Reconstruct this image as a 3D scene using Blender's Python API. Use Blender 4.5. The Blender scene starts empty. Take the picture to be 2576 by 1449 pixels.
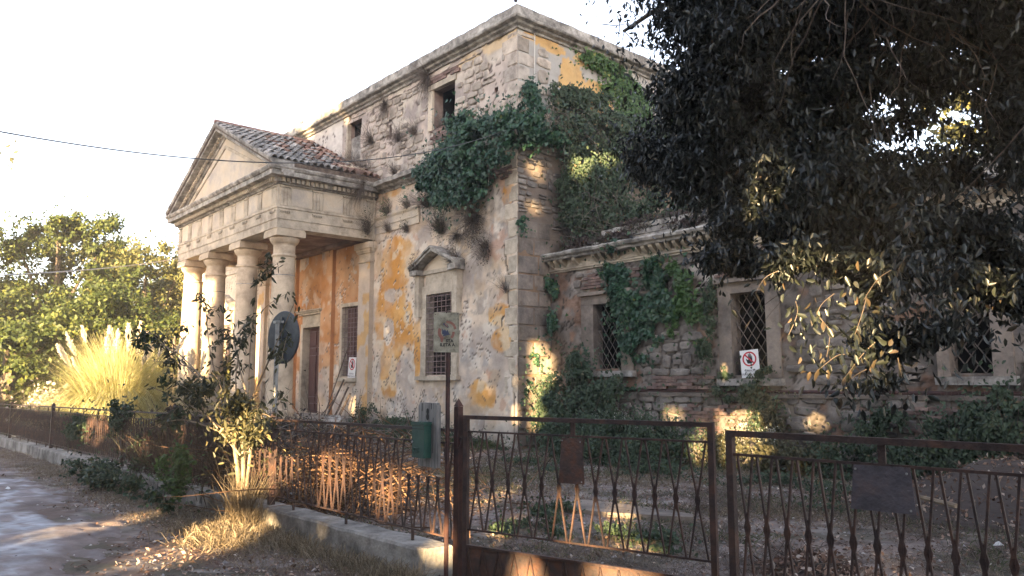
import bpy, math, random
import numpy as np
from mathutils import Vector, Matrix
random.seed(7)
RNG = np.random.default_rng(11)
SC = bpy.context.scene
COL = SC.collection

# ---------------------------------------------------------------- camera
F_PX, W_PX = 1956.0, 2576.0
EYE = 1.65
PITCH = math.atan2(962 - 724.5, F_PX)
AZ = math.radians(49.4)
cam_d = bpy.data.cameras.new('camera')
cam = bpy.data.objects.new('camera', cam_d)
COL.objects.link(cam)
SC.camera = cam
cam_d.sensor_width = 36.0
cam_d.lens = F_PX / W_PX * 36.0
cam_d.clip_start = 0.05
cam_d.clip_end = 900
cam.location = (0, 0, EYE)
cam.rotation_euler = (math.pi / 2 + PITCH, 0, AZ)

# ---------------------------------------------------------------- sky, sun, exposure
SUN_EL = math.radians(9.0)
SUN_AZ = np.array([0.60, -0.80])          # towards the sun, seen from above
SUN = np.array([SUN_AZ[0] * math.cos(SUN_EL), SUN_AZ[1] * math.cos(SUN_EL), math.sin(SUN_EL)])
w = bpy.data.worlds.new('World')
SC.world = w
w.use_nodes = True
nt = w.node_tree
bg = nt.nodes['Background']
sky = nt.nodes.new('ShaderNodeTexSky')
sky.sky_type = 'NISHITA'
sky.sun_disc = False
sky.sun_elevation = SUN_EL
sky.sun_rotation = math.atan2(SUN_AZ[0], SUN_AZ[1])
sky.air_density = 1.0
sky.dust_density = 1.2
sky.ozone_density = 1.0
hs = nt.nodes.new('ShaderNodeHueSaturation')
hs.inputs['Saturation'].default_value = 0.62
tint = nt.nodes.new('ShaderNodeMix')
tint.data_type = 'RGBA'
tint.blend_type = 'MULTIPLY'
tint.inputs[0].default_value = 1.0
tint.inputs[7].default_value = (0.99, 0.955, 1.03, 1)
nt.links.new(sky.outputs[0], hs.inputs['Color'])
nt.links.new(hs.outputs[0], tint.inputs[6])
nt.links.new(tint.outputs[2], bg.inputs[0])
bg.inputs[1].default_value = 0.085
sd = bpy.data.lights.new('sun', 'SUN')
sd.energy = 5.0
sd.angle = math.radians(0.53)
sd.color = (1.0, 0.70, 0.36)
so = bpy.data.objects.new('sun', sd)
COL.objects.link(so)
so.rotation_euler = Vector(SUN).to_track_quat('Z', 'Y').to_euler()
so.location = (20, -30, 30)
SC.view_settings.view_transform = 'Standard'
SC.view_settings.look = 'None'
SC.view_settings.gamma = 1
SC.view_settings.use_curve_mapping = False
SC.view_settings.exposure = 3.33
SC.cycles.max_bounces = 6
SC.cycles.diffuse_bounces = 3
SC.cycles.transparent_max_bounces = 4

# ---------------------------------------------------------------- materials
MATS = {}
def ramp(nt, stops):
    r = nt.nodes.new('ShaderNodeValToRGB')
    el = r.color_ramp.elements
    while len(el) < len(stops): el.new(0.5)
    for e, (p, c) in zip(el, stops):
        e.position = p; e.color = (*c, 1)
    return r
def mat(name, cols, scale=3.0, rough=0.85, bump=0.3, bscale=25, metal=0, objrand=0.0, attr=None, grime=0.0, spec=0.3, detail=6, stretch=None):
    """cols: list of colours blended by noise; attr: colour attribute multiplied in"""
    m = bpy.data.materials.new(name)
    m.use_nodes = True
    t = m.node_tree; N = t.nodes; L = t.links
    b = N['Principled BSDF']
    b.inputs['Roughness'].default_value = rough
    b.inputs['Metallic'].default_value = metal
    b.inputs['Specular IOR Level'].default_value = spec
    geo = N.new('ShaderNodeNewGeometry')
    vec = geo.outputs['Position']
    if stretch:
        mp = N.new('ShaderNodeMapping'); mp.inputs['Scale'].default_value = stretch
        L.new(vec, mp.inputs[0]); vec = mp.outputs[0]
    n1 = N.new('ShaderNodeTexNoise'); n1.inputs['Scale'].default_value = scale
    n1.inputs['Detail'].default_value = detail; n1.inputs['Roughness'].default_value = 0.65
    L.new(vec, n1.inputs['Vector'])
    k = len(cols)
    st = [(0.33 + 0.34 * i / max(1, k - 1), c) for i, c in enumerate(cols)] if k > 1 else [(0, cols[0]), (1, cols[0])]
    r = ramp(t, st); L.new(n1.outputs[0], r.inputs[0])
    c = r.outputs[0]
    def mul(a, bb, f=1.0):
        x = N.new('ShaderNodeMix'); x.data_type = 'RGBA'; x.blend_type = 'MULTIPLY'
        x.inputs[0].default_value = f
        L.new(a, x.inputs[6]); L.new(bb, x.inputs[7]); return x.outputs[2]
    if attr:
        a = N.new('ShaderNodeAttribute'); a.attribute_name = attr
        c = mul(c, a.outputs['Color'])
    if objrand:
        oi = N.new('ShaderNodeObjectInfo')
        g = 1 + objrand; h = 1 - objrand
        rr = ramp(t, [(0, (h, h * .97, h * .93)), (0.5, (1, 1, 1)), (1, (g, g * .97, g * .93))])
        L.new(oi.outputs['Random'], rr.inputs[0]); c = mul(c, rr.outputs[0])
    if grime:
        n3 = N.new('ShaderNodeTexNoise'); n3.inputs['Scale'].default_value = scale * 0.35; n3.inputs['Detail'].default_value = 9
        n3.inputs['Roughness'].default_value = 0.75
        L.new(geo.outputs['Position'], n3.inputs['Vector'])
        v = 1 - grime
        r3 = ramp(t, [(0.38, (v, v, v)), (0.58, (1, 1, 1))]); L.new(n3.outputs[0], r3.inputs[0]); c = mul(c, r3.outputs[0])
    L.new(c, b.inputs['Base Color'])
    if bump:
        n2 = N.new('ShaderNodeTexNoise'); n2.inputs['Scale'].default_value = bscale; n2.inputs['Detail'].default_value = 5
        L.new(vec, n2.inputs['Vector'])
        bp = N.new('ShaderNodeBump'); bp.inputs['Strength'].default_value = bump; bp.inputs['Distance'].default_value = 0.02
        L.new(n2.outputs[0], bp.inputs['Height']); L.new(bp.outputs[0], b.inputs['Normal'])
    MATS[name] = m
    return m
def leafmat(name, stops, transl=0.3, rough=0.55, spec=0.35):
    m = bpy.data.materials.new(name); m.use_nodes = True
    t = m.node_tree; N = t.nodes; L = t.links
    b = N['Principled BSDF']; out = N['Material Output']
    b.inputs['Roughness'].default_value = rough; b.inputs['Specular IOR Level'].default_value = spec
    a = N.new('ShaderNodeAttribute'); a.attribute_name = 'rnd'
    r = ramp(t, stops); L.new(a.outputs['Fac'], r.inputs[0])
    L.new(r.outputs[0], b.inputs['Base Color'])
    if transl:
        tr = N.new('ShaderNodeBsdfTranslucent'); L.new(r.outputs[0], tr.inputs[0])
        mx = N.new('ShaderNodeMixShader'); mx.inputs[0].default_value = transl
        L.new(b.outputs[0], mx.inputs[1]); L.new(tr.outputs[0], mx.inputs[2]); L.new(mx.outputs[0], out.inputs[0])
    MATS[name] = m
    return m

mat('stone', [(.24, .21, .18), (.40, .35, .30), (.50, .45, .39)], 4, bump=.5, bscale=18, objrand=.28)
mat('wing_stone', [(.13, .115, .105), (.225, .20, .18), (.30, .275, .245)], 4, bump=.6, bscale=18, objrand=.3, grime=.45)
mat('ashlar', [(.15, .13, .115), (.26, .22, .19), (.34, .285, .235)], 2.2, bump=.8, bscale=12, objrand=.1, grime=.45)
mat('brick', [(.15, .10, .09), (.22, .145, .125), (.29, .23, .20)], 8, bump=.4, bscale=30, objrand=.3, grime=.4)
mat('plaster', [(.80, .78, .78), (.96, .95, .94), (1.0, 1.0, 1.0)], 2.2, bump=.5, bscale=9, attr='Col', grime=.18)
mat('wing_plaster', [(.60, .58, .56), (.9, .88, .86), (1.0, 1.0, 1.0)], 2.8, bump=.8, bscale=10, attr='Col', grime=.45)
mat('carved_stone', [(.35, .295, .23), (.52, .45, .355), (.61, .53, .42)], 2.8, bump=.4, bscale=18, grime=.34)
mat('column_stone', [(.39, .32, .245), (.54, .455, .35), (.61, .525, .405)], 2.4, bump=.35, bscale=22, grime=.28, objrand=.08)
mat('cornice_stone', [(.15, .14, .13), (.36, .335, .30), (.58, .55, .50)], 3.6, bump=.8, bscale=14, grime=.55)
mat('tympanum', [(.46, .41, .37), (.62, .54, .43), (.64, .52, .37)], 1.3, bump=.35, bscale=12, grime=.2)
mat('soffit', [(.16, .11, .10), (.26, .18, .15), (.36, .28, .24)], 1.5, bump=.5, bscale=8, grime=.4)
mat('tile', [(.13, .075, .06), (.23, .14, .11), (.34, .27, .23)], 3, bump=.5, bscale=20, objrand=.4)
mat('tile_lichen', [(.10, .10, .10), (.24, .235, .23), (.42, .40, .38)], 3.5, bump=.5, bscale=20, objrand=.45)
mat('concrete', [(.20, .185, .17), (.36, .34, .31), (.45, .43, .40)], 4, bump=.7, bscale=24, grime=.55)
mat('rust', [(.042, .031, .031), (.072, .047, .042), (.115, .062, .045)], 9, rough=.5, bump=.3, bscale=60, spec=.3, grime=.3)
mat('rust_dark', [(.03, .018, .018), (.055, .026, .024), (.09, .04, .03)], 7, rough=.6, bump=.2, bscale=50, spec=.35)
mat('grey_plate', [(.07, .065, .075), (.11, .10, .115), (.16, .12, .12)], 6, rough=.6, bump=.4, bscale=40, grime=.3)
mat('rust_plate', [(.05, .045, .048), (.10, .065, .055), (.17, .075, .045)], 7, rough=.7, bump=.4, bscale=40, grime=.35)
mat('iron', [(.13, .09, .09), (.22, .165, .16), (.30, .23, .22)], 12, rough=.6, bump=.2, bscale=60)
mat('lattice_iron', [(.10, .085, .075), (.16, .13, .11)], 12, rough=.6, bump=.2)
mat('dark_room', [(.012, .011, .011)], bump=0)  # near-black colour stands in for the shade inside rooms
mat('door_wood', [(.085, .040, .038), (.115, .058, .052), (.15, .085, .075)], 5, rough=.6, bump=.3, bscale=40, stretch=(6, 6, .6))
mat('weathered_wood', [(.15, .15, .15), (.30, .29, .28), (.42, .40, .37)], 6, bump=.5, bscale=30, stretch=(7, 7, .5))
mat('old_timber', [(.05, .035, .03), (.12, .09, .07), (.2, .16, .13)], 6, bump=.4, bscale=30)
mat('mailbox_green', [(.012, .055, .045), (.018, .075, .06), (.03, .09, .07)], 8, rough=.4, bump=.08, bscale=60, spec=.5)
mat('grey_metal', [(.20, .20, .20), (.34, .34, .33), (.40, .40, .39)], 9, rough=.5, bump=.1, metal=.3)
mat('sign_back', [(.020, .024, .034), (.035, .042, .06), (.10, .11, .12)], 2.6, rough=.4, bump=.1, spec=.5, grime=.3)
mat('sign_white', [(.74, .74, .73), (.80, .80, .79)], 5, rough=.4, bump=0)
mat('print_red', [(.50, .03, .05)], rough=.5, bump=0)
mat('print_black', [(.02, .02, .022)], rough=.5, bump=0)
mat('print_grey', [(.30, .27, .30)], rough=.5, bump=0)
mat('old_sign', [(.14, .12, .085), (.34, .32, .245), (.46, .43, .34)], 14, rough=.5, bump=.2, grime=.35)
mat('faded_red', [(.24, .10, .08), (.33, .17, .13)], 20, rough=.6, bump=0)
mat('faded_blue', [(.04, .05, .09), (.07, .08, .13)], 20, rough=.6, bump=0)
mat('cable', [(.07, .07, .07), (.1, .1, .1)], rough=.6, bump=0)
mat('pale_cable', [(.6, .57, .52)], rough=.5, bump=0)
mat('bark', [(.05, .04, .032), (.11, .085, .065), (.17, .14, .11)], 6, bump=.7, bscale=22)
mat('pale_bark', [(.16, .12, .085), (.27, .21, .15), (.36, .29, .21)], 7, bump=.5, bscale=30)
mat('bird_grey', [(.10, .10, .12), (.17, .17, .19)], rough=.7, bump=0)
mat('soil', [(1, 1, 1), (.80, .78, .78), (1.0, .96, .92)], 1.6, bump=.8, bscale=12, attr='Col', grime=.35, detail=9)
mat('road_gravel', [(.40, .40, .415), (.56, .57, .60), (.70, .71, .75)], 2.5, bump=.5, bscale=60, grime=.12, detail=10, attr='Col')
leafmat('leaf_litter', [(0, (.07, .045, .036)), (.45, (.20, .125, .095)), (.8, (.36, .25, .19)), (1, (.62, .54, .47))], .1, .8, .2)
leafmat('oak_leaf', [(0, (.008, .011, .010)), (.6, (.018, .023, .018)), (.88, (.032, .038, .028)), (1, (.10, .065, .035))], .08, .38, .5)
leafmat('oak_leaf_pale', [(0, (.018, .021, .018)), (.5, (.034, .036, .028)), (1, (.09, .065, .04))], .15, .5, .4)
leafmat('ivy_dark', [(0, (.010, .035, .020)), (.55, (.022, .070, .034)), (.9, (.05, .12, .04)), (1, (.20, .22, .05))], .15, .42, .5)
leafmat('ivy_light', [(0, (.025, .06, .02)), (.55, (.06, .125, .032)), (.9, (.11, .19, .05)), (1, (.25, .25, .06))], .25, .45, .45)
leafmat('bramble', [(0, (.022, .038, .022)), (.5, (.045, .075, .04)), (.85, (.07, .10, .05)), (1, (.18, .13, .07))], .2, .5, .35)
leafmat('bramble_red', [(0, (.035, .026, .026)), (.5, (.075, .050, .045)), (.85, (.07, .08, .045)), (1, (.22, .12, .06))], .2, .6, .3)
leafmat('dry_twig', [(0, (.07, .055, .05)), (.5, (.14, .115, .10)), (1, (.24, .20, .16))], .1, .8, .2)
leafmat('dry_orange', [(0, (.07, .04, .027)), (.5, (.15, .082, .048)), (1, (.27, .17, .10))], .1, .8, .2)
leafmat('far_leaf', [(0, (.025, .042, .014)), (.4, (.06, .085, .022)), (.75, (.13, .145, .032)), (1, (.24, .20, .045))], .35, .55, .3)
leafmat('far_leaf_pale', [(0, (.07, .08, .03)), (.4, (.14, .145, .05)), (.8, (.25, .225, .08)), (1, (.38, .31, .12))], .4, .55, .3)  # paler copy of far_leaf; sun bleaching and flare veil put into the colour
leafmat('sapling_leaf', [(0, (.030, .035, .020)), (.5, (.078, .076, .038)), (.85, (.14, .125, .06)), (1, (.27, .22, .10))], .3, .45, .4)
leafmat('pampas_blade', [(0, (.26, .26, .10)), (.5, (.45, .43, .20)), (1, (.62, .57, .34))], .35, .6, .3)
leafmat('pampas_plume', [(0, (.75, .66, .52)), (1, (.86, .80, .70))], .4, .8, .2)
leafmat('dry_grass', [(0, (.10, .08, .05)), (.5, (.22, .175, .12)), (1, (.38, .32, .23))], .3, .7, .2)
leafmat('green_grass', [(0, (.03, .05, .02)), (.6, (.07, .10, .035)), (1, (.20, .18, .09))], .3, .6, .3)
leafmat('pale_flower', [(0, (.28, .24, .20)), (.6, (.42, .37, .33)), (1, (.62, .56, .52))], .2, .8, .2)
leafmat('weed_white', [(0, (.30, .32, .28)), (1, (.65, .66, .6))], .2, .8, .2)
leafmat('pebble', [(0, (.12, .11, .105)), (.7, (.24, .22, .21)), (1, (.55, .52, .50))], 0, .8, .3)

# ---------------------------------------------------------------- helpers
def finish(o, name, parent=None, label=None, cat=None, group=None, kind=None):
    COL.objects.link(o)
    if parent is not None:
        o.parent = parent
        r = parent
        while r.parent is not None: r = r.parent
        if o.get('_abs', True) and parent.parent is None:
            o.location = Vector(o.location) - Vector(parent.location)
    for k, v in (('label', label), ('category', cat), ('group', group), ('kind', kind)):
        if v: o[k] = v
    return o
def thing(name, label, cat, loc, group=None):
    o = bpy.data.objects.new(name, None)
    o.location = loc; o.empty_display_size = .2
    COL.objects.link(o)
    o['label'] = label; o['category'] = cat
    if group: o['group'] = group
    return o
def tag(o, label=None, cat=None, group=None, kind=None):
    for k, v in (('label', label), ('category', cat), ('group', group), ('kind', kind)):
        if v: o[k] = v
    return o
def np_mesh(name, V, F, m, attrs=None, col=None, smooth=False):
    V = np.asarray(V, dtype=np.float32).reshape(-1, 3)
    me = bpy.data.meshes.new(name)
    if isinstance(F, np.ndarray):
        k = F.shape[1]; n = F.shape[0]
        me.vertices.add(len(V)); me.vertices.foreach_set('co', V.ravel())
        me.loops.add(n * k); me.loops.foreach_set('vertex_index', F.astype(np.int32).ravel())
        me.polygons.add(n); me.polygons.foreach_set('loop_start', np.arange(0, n * k, k, dtype=np.int32))
        me.polygons.foreach_set('loop_total', np.full(n, k, dtype=np.int32))
        if smooth: me.polygons.foreach_set('use_smooth', np.ones(n, dtype=bool))
        me.update(calc_edges=True)
    else:
        me.from_pydata(V.tolist(), [], F)
        if smooth:
            me.polygons.foreach_set('use_smooth', np.ones(len(me.polygons), dtype=bool))
        me.update()
    if attrs is not None:
        a = me.attributes.new('rnd', 'FLOAT', 'POINT'); a.data.foreach_set('value', np.asarray(attrs, dtype=np.float32))
    if col is not None:
        a = me.attributes.new('Col', 'FLOAT_COLOR', 'POINT')
        c4 = np.ones((len(V), 4), dtype=np.float32); c4[:, :3] = col; a.data.foreach_set('color', c4.ravel())
    me.materials.append(MATS[m] if isinstance(m, str) else m)
    return me
def add(name, me, parent=None, loc=(0, 0, 0), rot=None, scale=None, **kw):
    """link a mesh object; loc in world coordinates even when parented"""
    o = bpy.data.objects.new(name, me)
    off = Vector((0, 0, 0))
    p = parent
    while p is not None:
        off += Vector(p.location); p = p.parent
    o.location = Vector(loc) - off
    if rot: o.rotation_euler = rot
    if scale: o.scale = scale
    if parent is not None: o.parent = parent
    COL.objects.link(o)
    return tag(o, **kw)
class MB:
    def __init__(s): s.v = []; s.f = []
    def raw(s, V, F):
        n = len(s.v); s.v += [tuple(p) for p in V]; s.f += [tuple(i + n for i in f) for f in F]; return s
    def box(s, x0, x1, y0, y1, z0, z1):
        V = [(x0, y0, z0), (x1, y0, z0), (x1, y1, z0), (x0, y1, z0), (x0, y0, z1), (x1, y0, z1), (x1, y1, z1), (x0, y1, z1)]
        return s.raw(V, [(0, 3, 2, 1), (4, 5, 6, 7), (0, 1, 5, 4), (1, 2, 6, 5), (2, 3, 7, 6), (3, 0, 4, 7)])
    def tube(s, pts, rad, n=6, cap=True):
        pts = [Vector(p) for p in pts]
        if not hasattr(rad, '__len__'): rad = [rad] * len(pts)
        base = len(s.v); V = []; F = []
        for i, p in enumerate(pts):
            d = (pts[min(i + 1, len(pts) - 1)] - pts[max(i - 1, 0)]).normalized()
            a = d.cross(Vector((0, 0, 1)) if abs(d.z) < .9 else Vector((1, 0, 0))).normalized(); b = d.cross(a)
            for k in range(n):
                t = 2 * math.pi * k / n
                V.append(p + (a * math.cos(t) + b * math.sin(t)) * rad[i])
        for i in range(len(pts) - 1):
            for k in range(n):
                F.append((i * n + k, i * n + (k + 1) % n, (i + 1) * n + (k + 1) % n, (i + 1) * n + k))
        if cap:
            F.append(tuple(range(n - 1, -1, -1))); F.append(tuple((len(pts) - 1) * n + k for k in range(n)))
        return s.raw(V, F)
    def lathe(s, cx, cy, prof, n=32):
        V = []; F = []
        for (r, z) in prof:
            for k in range(n):
                t = 2 * math.pi * k / n; V.append((cx + r * math.cos(t), cy + r * math.sin(t), z))
        for i in range(len(prof) - 1):
            for k in range(n):
                F.append((i * n + k, i * n + (k + 1) % n, (i + 1) * n + (k + 1) % n, (i + 1) * n + k))
        F.append(tuple(range(n - 1, -1, -1))); F.append(tuple((len(prof) - 1) * n + k for k in range(n)))
        return s.raw(V, F)
    def mesh(s, name, m, smooth=False): return np_mesh(name, np.array(s.v), s.f, m, smooth=smooth)
    def build(s, name, m, parent=None, smooth=False, wear=0.0, **kw):
        me = s.mesh(name, m, smooth)
        if wear:
            co = np.array(s.v); co = co + vnoise3(co * 6) * wear
            me.vertices.foreach_set('co', co.astype(np.float32).ravel()); me.update()
        org = Vector(parent.location) if parent is not None else Vector((0, 0, 0))
        p = parent.parent if parent is not None else None
        while p is not None: org += Vector(p.location); p = p.parent
        o = bpy.data.objects.new(name, me)
        o.location = -org
        if parent is None:                       # give a lone mesh an origin at its base
            co = np.array(s.v); c = Vector(((co[:, 0].min() + co[:, 0].max()) / 2, (co[:, 1].min() + co[:, 1].max()) / 2, co[:, 2].min()))
            me.transform(Matrix.Translation(-c)); o.location = c
        else: o.parent = parent
        COL.objects.link(o)
        return tag(o, **kw)
def hash3(ix, iy, iz, s=0):
    h = (ix.astype(np.int64) * 374761393 + iy.astype(np.int64) * 668265263 + iz.astype(np.int64) * 2147483647 + s * 974711) & 0xffffffff
    h = ((h ^ (h >> 13)) * 1274126177) & 0xffffffff
    return ((h ^ (h >> 16)) & 0xffff) / 65535.0
def vn(P, s=0):
    P = np.asarray(P, dtype=np.float64); i = np.floor(P).astype(np.int64); f = P - i; f = f * f * (3 - 2 * f)
    r = 0
    for dx in (0, 1):
        for dy in (0, 1):
            for dz in (0, 1):
                wgt = (f[:, 0] if dx else 1 - f[:, 0]) * (f[:, 1] if dy else 1 - f[:, 1]) * (f[:, 2] if dz else 1 - f[:, 2])
                r = r + wgt * hash3(i[:, 0] + dx, i[:, 1] + dy, i[:, 2] + dz, s)
    return r
def fbm(P, s=0, o=4):
    P = np.asarray(P, dtype=np.float64); r = 0; a = .5; t = 0
    for k in range(o): r = r + a * vn(P * 2 ** k + 13.7 * k, s + k); t += a; a *= .55
    return r / t
def vnoise3(P): return np.stack([fbm(P, 1, 2) - .5, fbm(P + 31.3, 2, 2) - .5, fbm(P + 77.1, 3, 2) - .5], 1) * 2
def sstep(a, b, x): t = np.clip((x - a) / (b - a), 0, 1); return t * t * (3 - 2 * t)

def sweep(prof, path, m, name, parent, step=.12, wear=.02, closed_prof=True, out='right', **kw):
    """extrude profile [(d, z)] along a horizontal-ish path; d = outward distance, z added to path z"""
    P = [Vector(p) for p in path]
    pts = []; nrm = []
    for i in range(len(P) - 1):
        a, b = P[i], P[i + 1]
        n = max(1, int((b - a).length / step))
        d = (b - a); d.z = 0; d.normalize(); nr = Vector((d.y, -d.x, 0))
        if out == 'left': nr = -nr
        for k in range(n + (1 if i == len(P) - 2 else 0)):
            if k == 0 and i > 0:
                d0 = (P[i] - P[i - 1]); d0.z = 0; d0.normalize(); n0 = Vector((d0.y, -d0.x, 0))
                if out == 'left': n0 = -n0
                mm = (n0 + nr); mm = mm / (1 + n0.dot(nr)); nrm.append(mm)
            else: nrm.append(nr)
            pts.append(a.lerp(b, k / n))
    V = []; k = len(prof); F = []
    for p, n in zip(pts, nrm):
        for (dd, z) in prof: V.append(p + n * dd + Vector((0, 0, z)))
    for i in range(len(pts) - 1):
        for j in range(k if closed_prof else k - 1):
            F.append((i * k + j, i * k + (j + 1) % k, (i + 1) * k + (j + 1) % k, (i + 1) * k + j))
    if closed_prof:
        F.append(tuple(range(k - 1, -1, -1))); F.append(tuple((len(pts) - 1) * k + j for j in range(k)))
    mb = MB(); mb.raw(V, F)
    return mb.build(name, m, parent, wear=wear, **kw)

def unit(v): return v / np.maximum(np.linalg.norm(v, axis=1, keepdims=True), 1e-9)
def leaves(name, P, size, m, parent=None, axis=None, nrm=None, width=.42, shape='diamond', rnd=None, fold=.12, jit=.35, **kw):
    n = len(P); P = np.asarray(P, float)
    size = np.broadcast_to(np.asarray(size, float), (n,)) * RNG.uniform(.7, 1.3, n)
    if axis is None: axis = RNG.normal(size=(n, 3)); axis[:, 2] -= .5
    axis = unit(np.asarray(axis, float) + RNG.normal(size=(n, 3)) * jit)
    if nrm is None: nrm = RNG.normal(size=(n, 3))
    nrm = np.asarray(nrm, float) + RNG.normal(size=(n, 3)) * .3
    side = unit(np.cross(axis, nrm)); nn = np.cross(side, axis)
    s = size[:, None]
    if shape == 'diamond':
        pts = [P, P + axis * s * .5 + side * s * width * .5 + nn * s * fold, P + axis * s, P + axis * s * .5 - side * s * width * .5 + nn * s * fold]
        q = np.array([[0, 1, 2], [0, 2, 3]])
    elif shape == 'oval':
        pts = [P, P + axis * s * .3 + side * s * width * .5 + nn * s * fold, P + axis * s * .72 + side * s * width * .38 + nn * s * fold, P + axis * s,
               P + axis * s * .72 - side * s * width * .38 + nn * s * fold, P + axis * s * .3 - side * s * width * .5 + nn * s * fold, P + axis * s * .5 + nn * s * -.02]
        q = np.array([[0, 1, 6], [1, 2, 6], [2, 3, 6], [3, 4, 6], [4, 5, 6], [5, 0, 6]])
    elif shape == 'ivy':
        pts = [P + axis * s * .05, P - axis * s * .12 + side * s * .42, P + axis * s * .38 + side * s * .32, P + axis * s * .9, P + axis * s * .38 - side * s * .32, P - axis * s * .12 - side * s * .42]
        q = np.array([[0, 1, 2], [0, 2, 3], [0, 3, 4], [0, 4, 5]])
    elif shape == 'blade':
        bend = np.zeros((n, 3)); bend[:, 2] = -1
        hw = s * width * .5
        m1 = P + axis * s * .5; tip = P + axis * s * .93 + bend * s * fold + np.cross(axis, side) * s * .05
        pts = [P - side * hw, P + side * hw, m1 + side * hw * .8, m1 - side * hw * .8, tip]
        q = np.array([[0, 1, 2], [0, 2, 3], [3, 2, 4]])
    k = len(pts)
    V = np.stack(pts, 1).reshape(-1, 3)
    F = (q[None] + (np.arange(n) * k)[:, None, None]).reshape(-1, 3)
    r = RNG.random(n) if rnd is None else np.clip(rnd, 0, 1)
    a = np.repeat(r, k)
    c = np.array([P[:, 0].mean(), P[:, 1].mean(), P[:, 2].min()]) if parent is None else np.zeros(3)
    me = np_mesh(name, V - c, F, m, attrs=a)
    o = bpy.data.objects.new(name, me)
    off = Vector(c)
    p = parent
    while p is not None: off -= Vector(p.location); p = p.parent
    o.location = off
    if parent is not None: o.parent = parent
    COL.objects.link(o)
    return tag(o, **kw)
def blob(n, c, r, shell=.55):
    """points in an ellipsoid, denser to the outside"""
    d = unit(RNG.normal(size=(n, 3))); t = RNG.uniform(shell ** 3, 1, n) ** (1 / 3)
    return np.array(c) + d * t[:, None] * np.array(r), d
def blobs(specs, ragged=True):
    """leaf positions: every ellipsoid is broken up into small uneven clumps with stray sprays round them"""
    Ps = []; Ds = []
    for (n, c, r, *e) in specs:
        n = int(n); c = np.array(c, float); r = np.array(r, float); m = int(np.clip(n / 170, 3, 34)); w8 = RNG.uniform(.4, 1.6, m); w8 = (w8 / w8.sum() * n * .9).astype(int)
        for q in w8:
            d = unit(RNG.normal(size=(1, 3)))[0]; cc = c + d * r * RNG.uniform(.1, .95) ** .6 * .9; rr = r * RNG.uniform(.20, .48) * RNG.uniform(.7, 1.3, 3)
            P, D = blob(max(q, 1), cc, rr, .35); Ps.append(P); Ds.append(unit(D + (P - c) / r * .8))
        k = max(1, n - int(w8.sum())); P = c + RNG.normal(size=(k, 3)) * r * .62; Ps.append(P); Ds.append(unit(P - c))
    return np.concatenate(Ps), np.concatenate(Ds)
def clumpy(P, scale, thr, s=5):
    return fbm(P * scale, s, 3) > thr
def twigs(name, roots, dirs, length, rad, m, parent, seg=5, wob=.25, sag=.0, sides=3, **kw):
    mb = MB()
    for p, d, L_ in zip(roots, dirs, length):
        p = Vector(p); d = Vector(d).normalized(); pts = [p.copy()]; rr = []
        for k in range(seg):
            d = (d + Vector(RNG.normal(size=3)) * wob * .5 + Vector((0, 0, -sag))).normalized()
            p = p + d * (L_ / seg); pts.append(p.copy())
        mb.tube(pts, [rad * (1 - .8 * i / seg) for i in range(seg + 1)], sides, cap=False)
    me = mb.mesh(name, m)
    a = me.attributes.new('rnd', 'FLOAT', 'POINT'); a.data.foreach_set('value', np.repeat(RNG.random(len(mb.v) // sides + 1), sides)[:len(mb.v)].astype(np.float32))
    o = bpy.data.objects.new(name, me)
    off = Vector((0, 0, 0)); p = parent
    while p is not None: off -= Vector(p.location); p = p.parent
    o.location = off
    if parent is not None: o.parent = parent
    COL.objects.link(o)
    return tag(o, **kw)

def ground_z(x, y):
    x = np.asarray(x, float); y = np.asarray(y, float)
    return -0.0118 * np.maximum(0, -5.5 - x) * (1 - sstep(5.0, 9.0, y))
# ================================================================= buildings
YF, XC, YW = 12.93, -14.86, 14.07
def wall_grid(name, plane, c, u0, u1, z0, z1, cell, holes, colf, dispf, m, parent, flip=False, **kw):
    us = np.linspace(u0, u1, max(2, int(round((u1 - u0) / cell)) + 1)); zs = np.linspace(z0, z1, max(2, int(round((z1 - z0) / cell)) + 1))
    for (a, b, e, f) in holes:
        for q in (a, b):
            if u0 < q < u1: us[np.argmin(abs(us - q))] = q
        for q in (e, f):
            if z0 < q < z1: zs[np.argmin(abs(zs - q))] = q
    U, Z = np.meshgrid(us, zs); nu, nz = len(us), len(zs)
    u = U.ravel(); z = Z.ravel(); d = dispf(u, z)
    V = np.stack([u, c - d, z], 1) if plane == 'Y' else np.stack([c + d, u, z], 1)
    cu = (us[:-1] + us[1:]) / 2; cz = (zs[:-1] + zs[1:]) / 2
    CU, CZ = np.meshgrid(cu, cz); keep = np.ones(CU.shape, bool)
    for (a, b, e, f) in holes: keep &= ~((CU > a) & (CU < b) & (CZ > e) & (CZ < f))
    j, i = np.nonzero(keep); b0 = j * nu + i
    F = np.stack([b0, b0 + 1, b0 + nu + 1, b0 + nu], 1)
    me = np_mesh(name, V, F, m, col=colf(u, z), smooth=True)
    return add(name, me, parent, loc=(0, 0, 0), **kw)
def fix0(o):  # mesh holds world coordinates: put its origin so that it stays where it is
    off = Vector((0, 0, 0)); p = o.parent
    while p is not None: off += Vector(p.location); p = p.parent
    o.location = -off; return o
def lerp(a, b, t): return np.array(a)[None] * (1 - t[:, None]) + np.array(b)[None] * t[:, None]
def over(base, c, mk): return base * (1 - mk[:, None]) + np.array(c)[None] * mk[:, None]
def ell(u, z, L, s=3, amp=1.1, sc=1.6):
    nz = (fbm(np.stack([u * sc, z * sc, u * 0 + s], 1), s, 5) - .5) * amp * 2
    r = np.full(len(u), -9.)
    for (a, b, ra, rb) in L: r = np.maximum(r, 1 - ((u - a) / ra) ** 2 - ((z - b) / rb) ** 2)
    return r + nz
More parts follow.
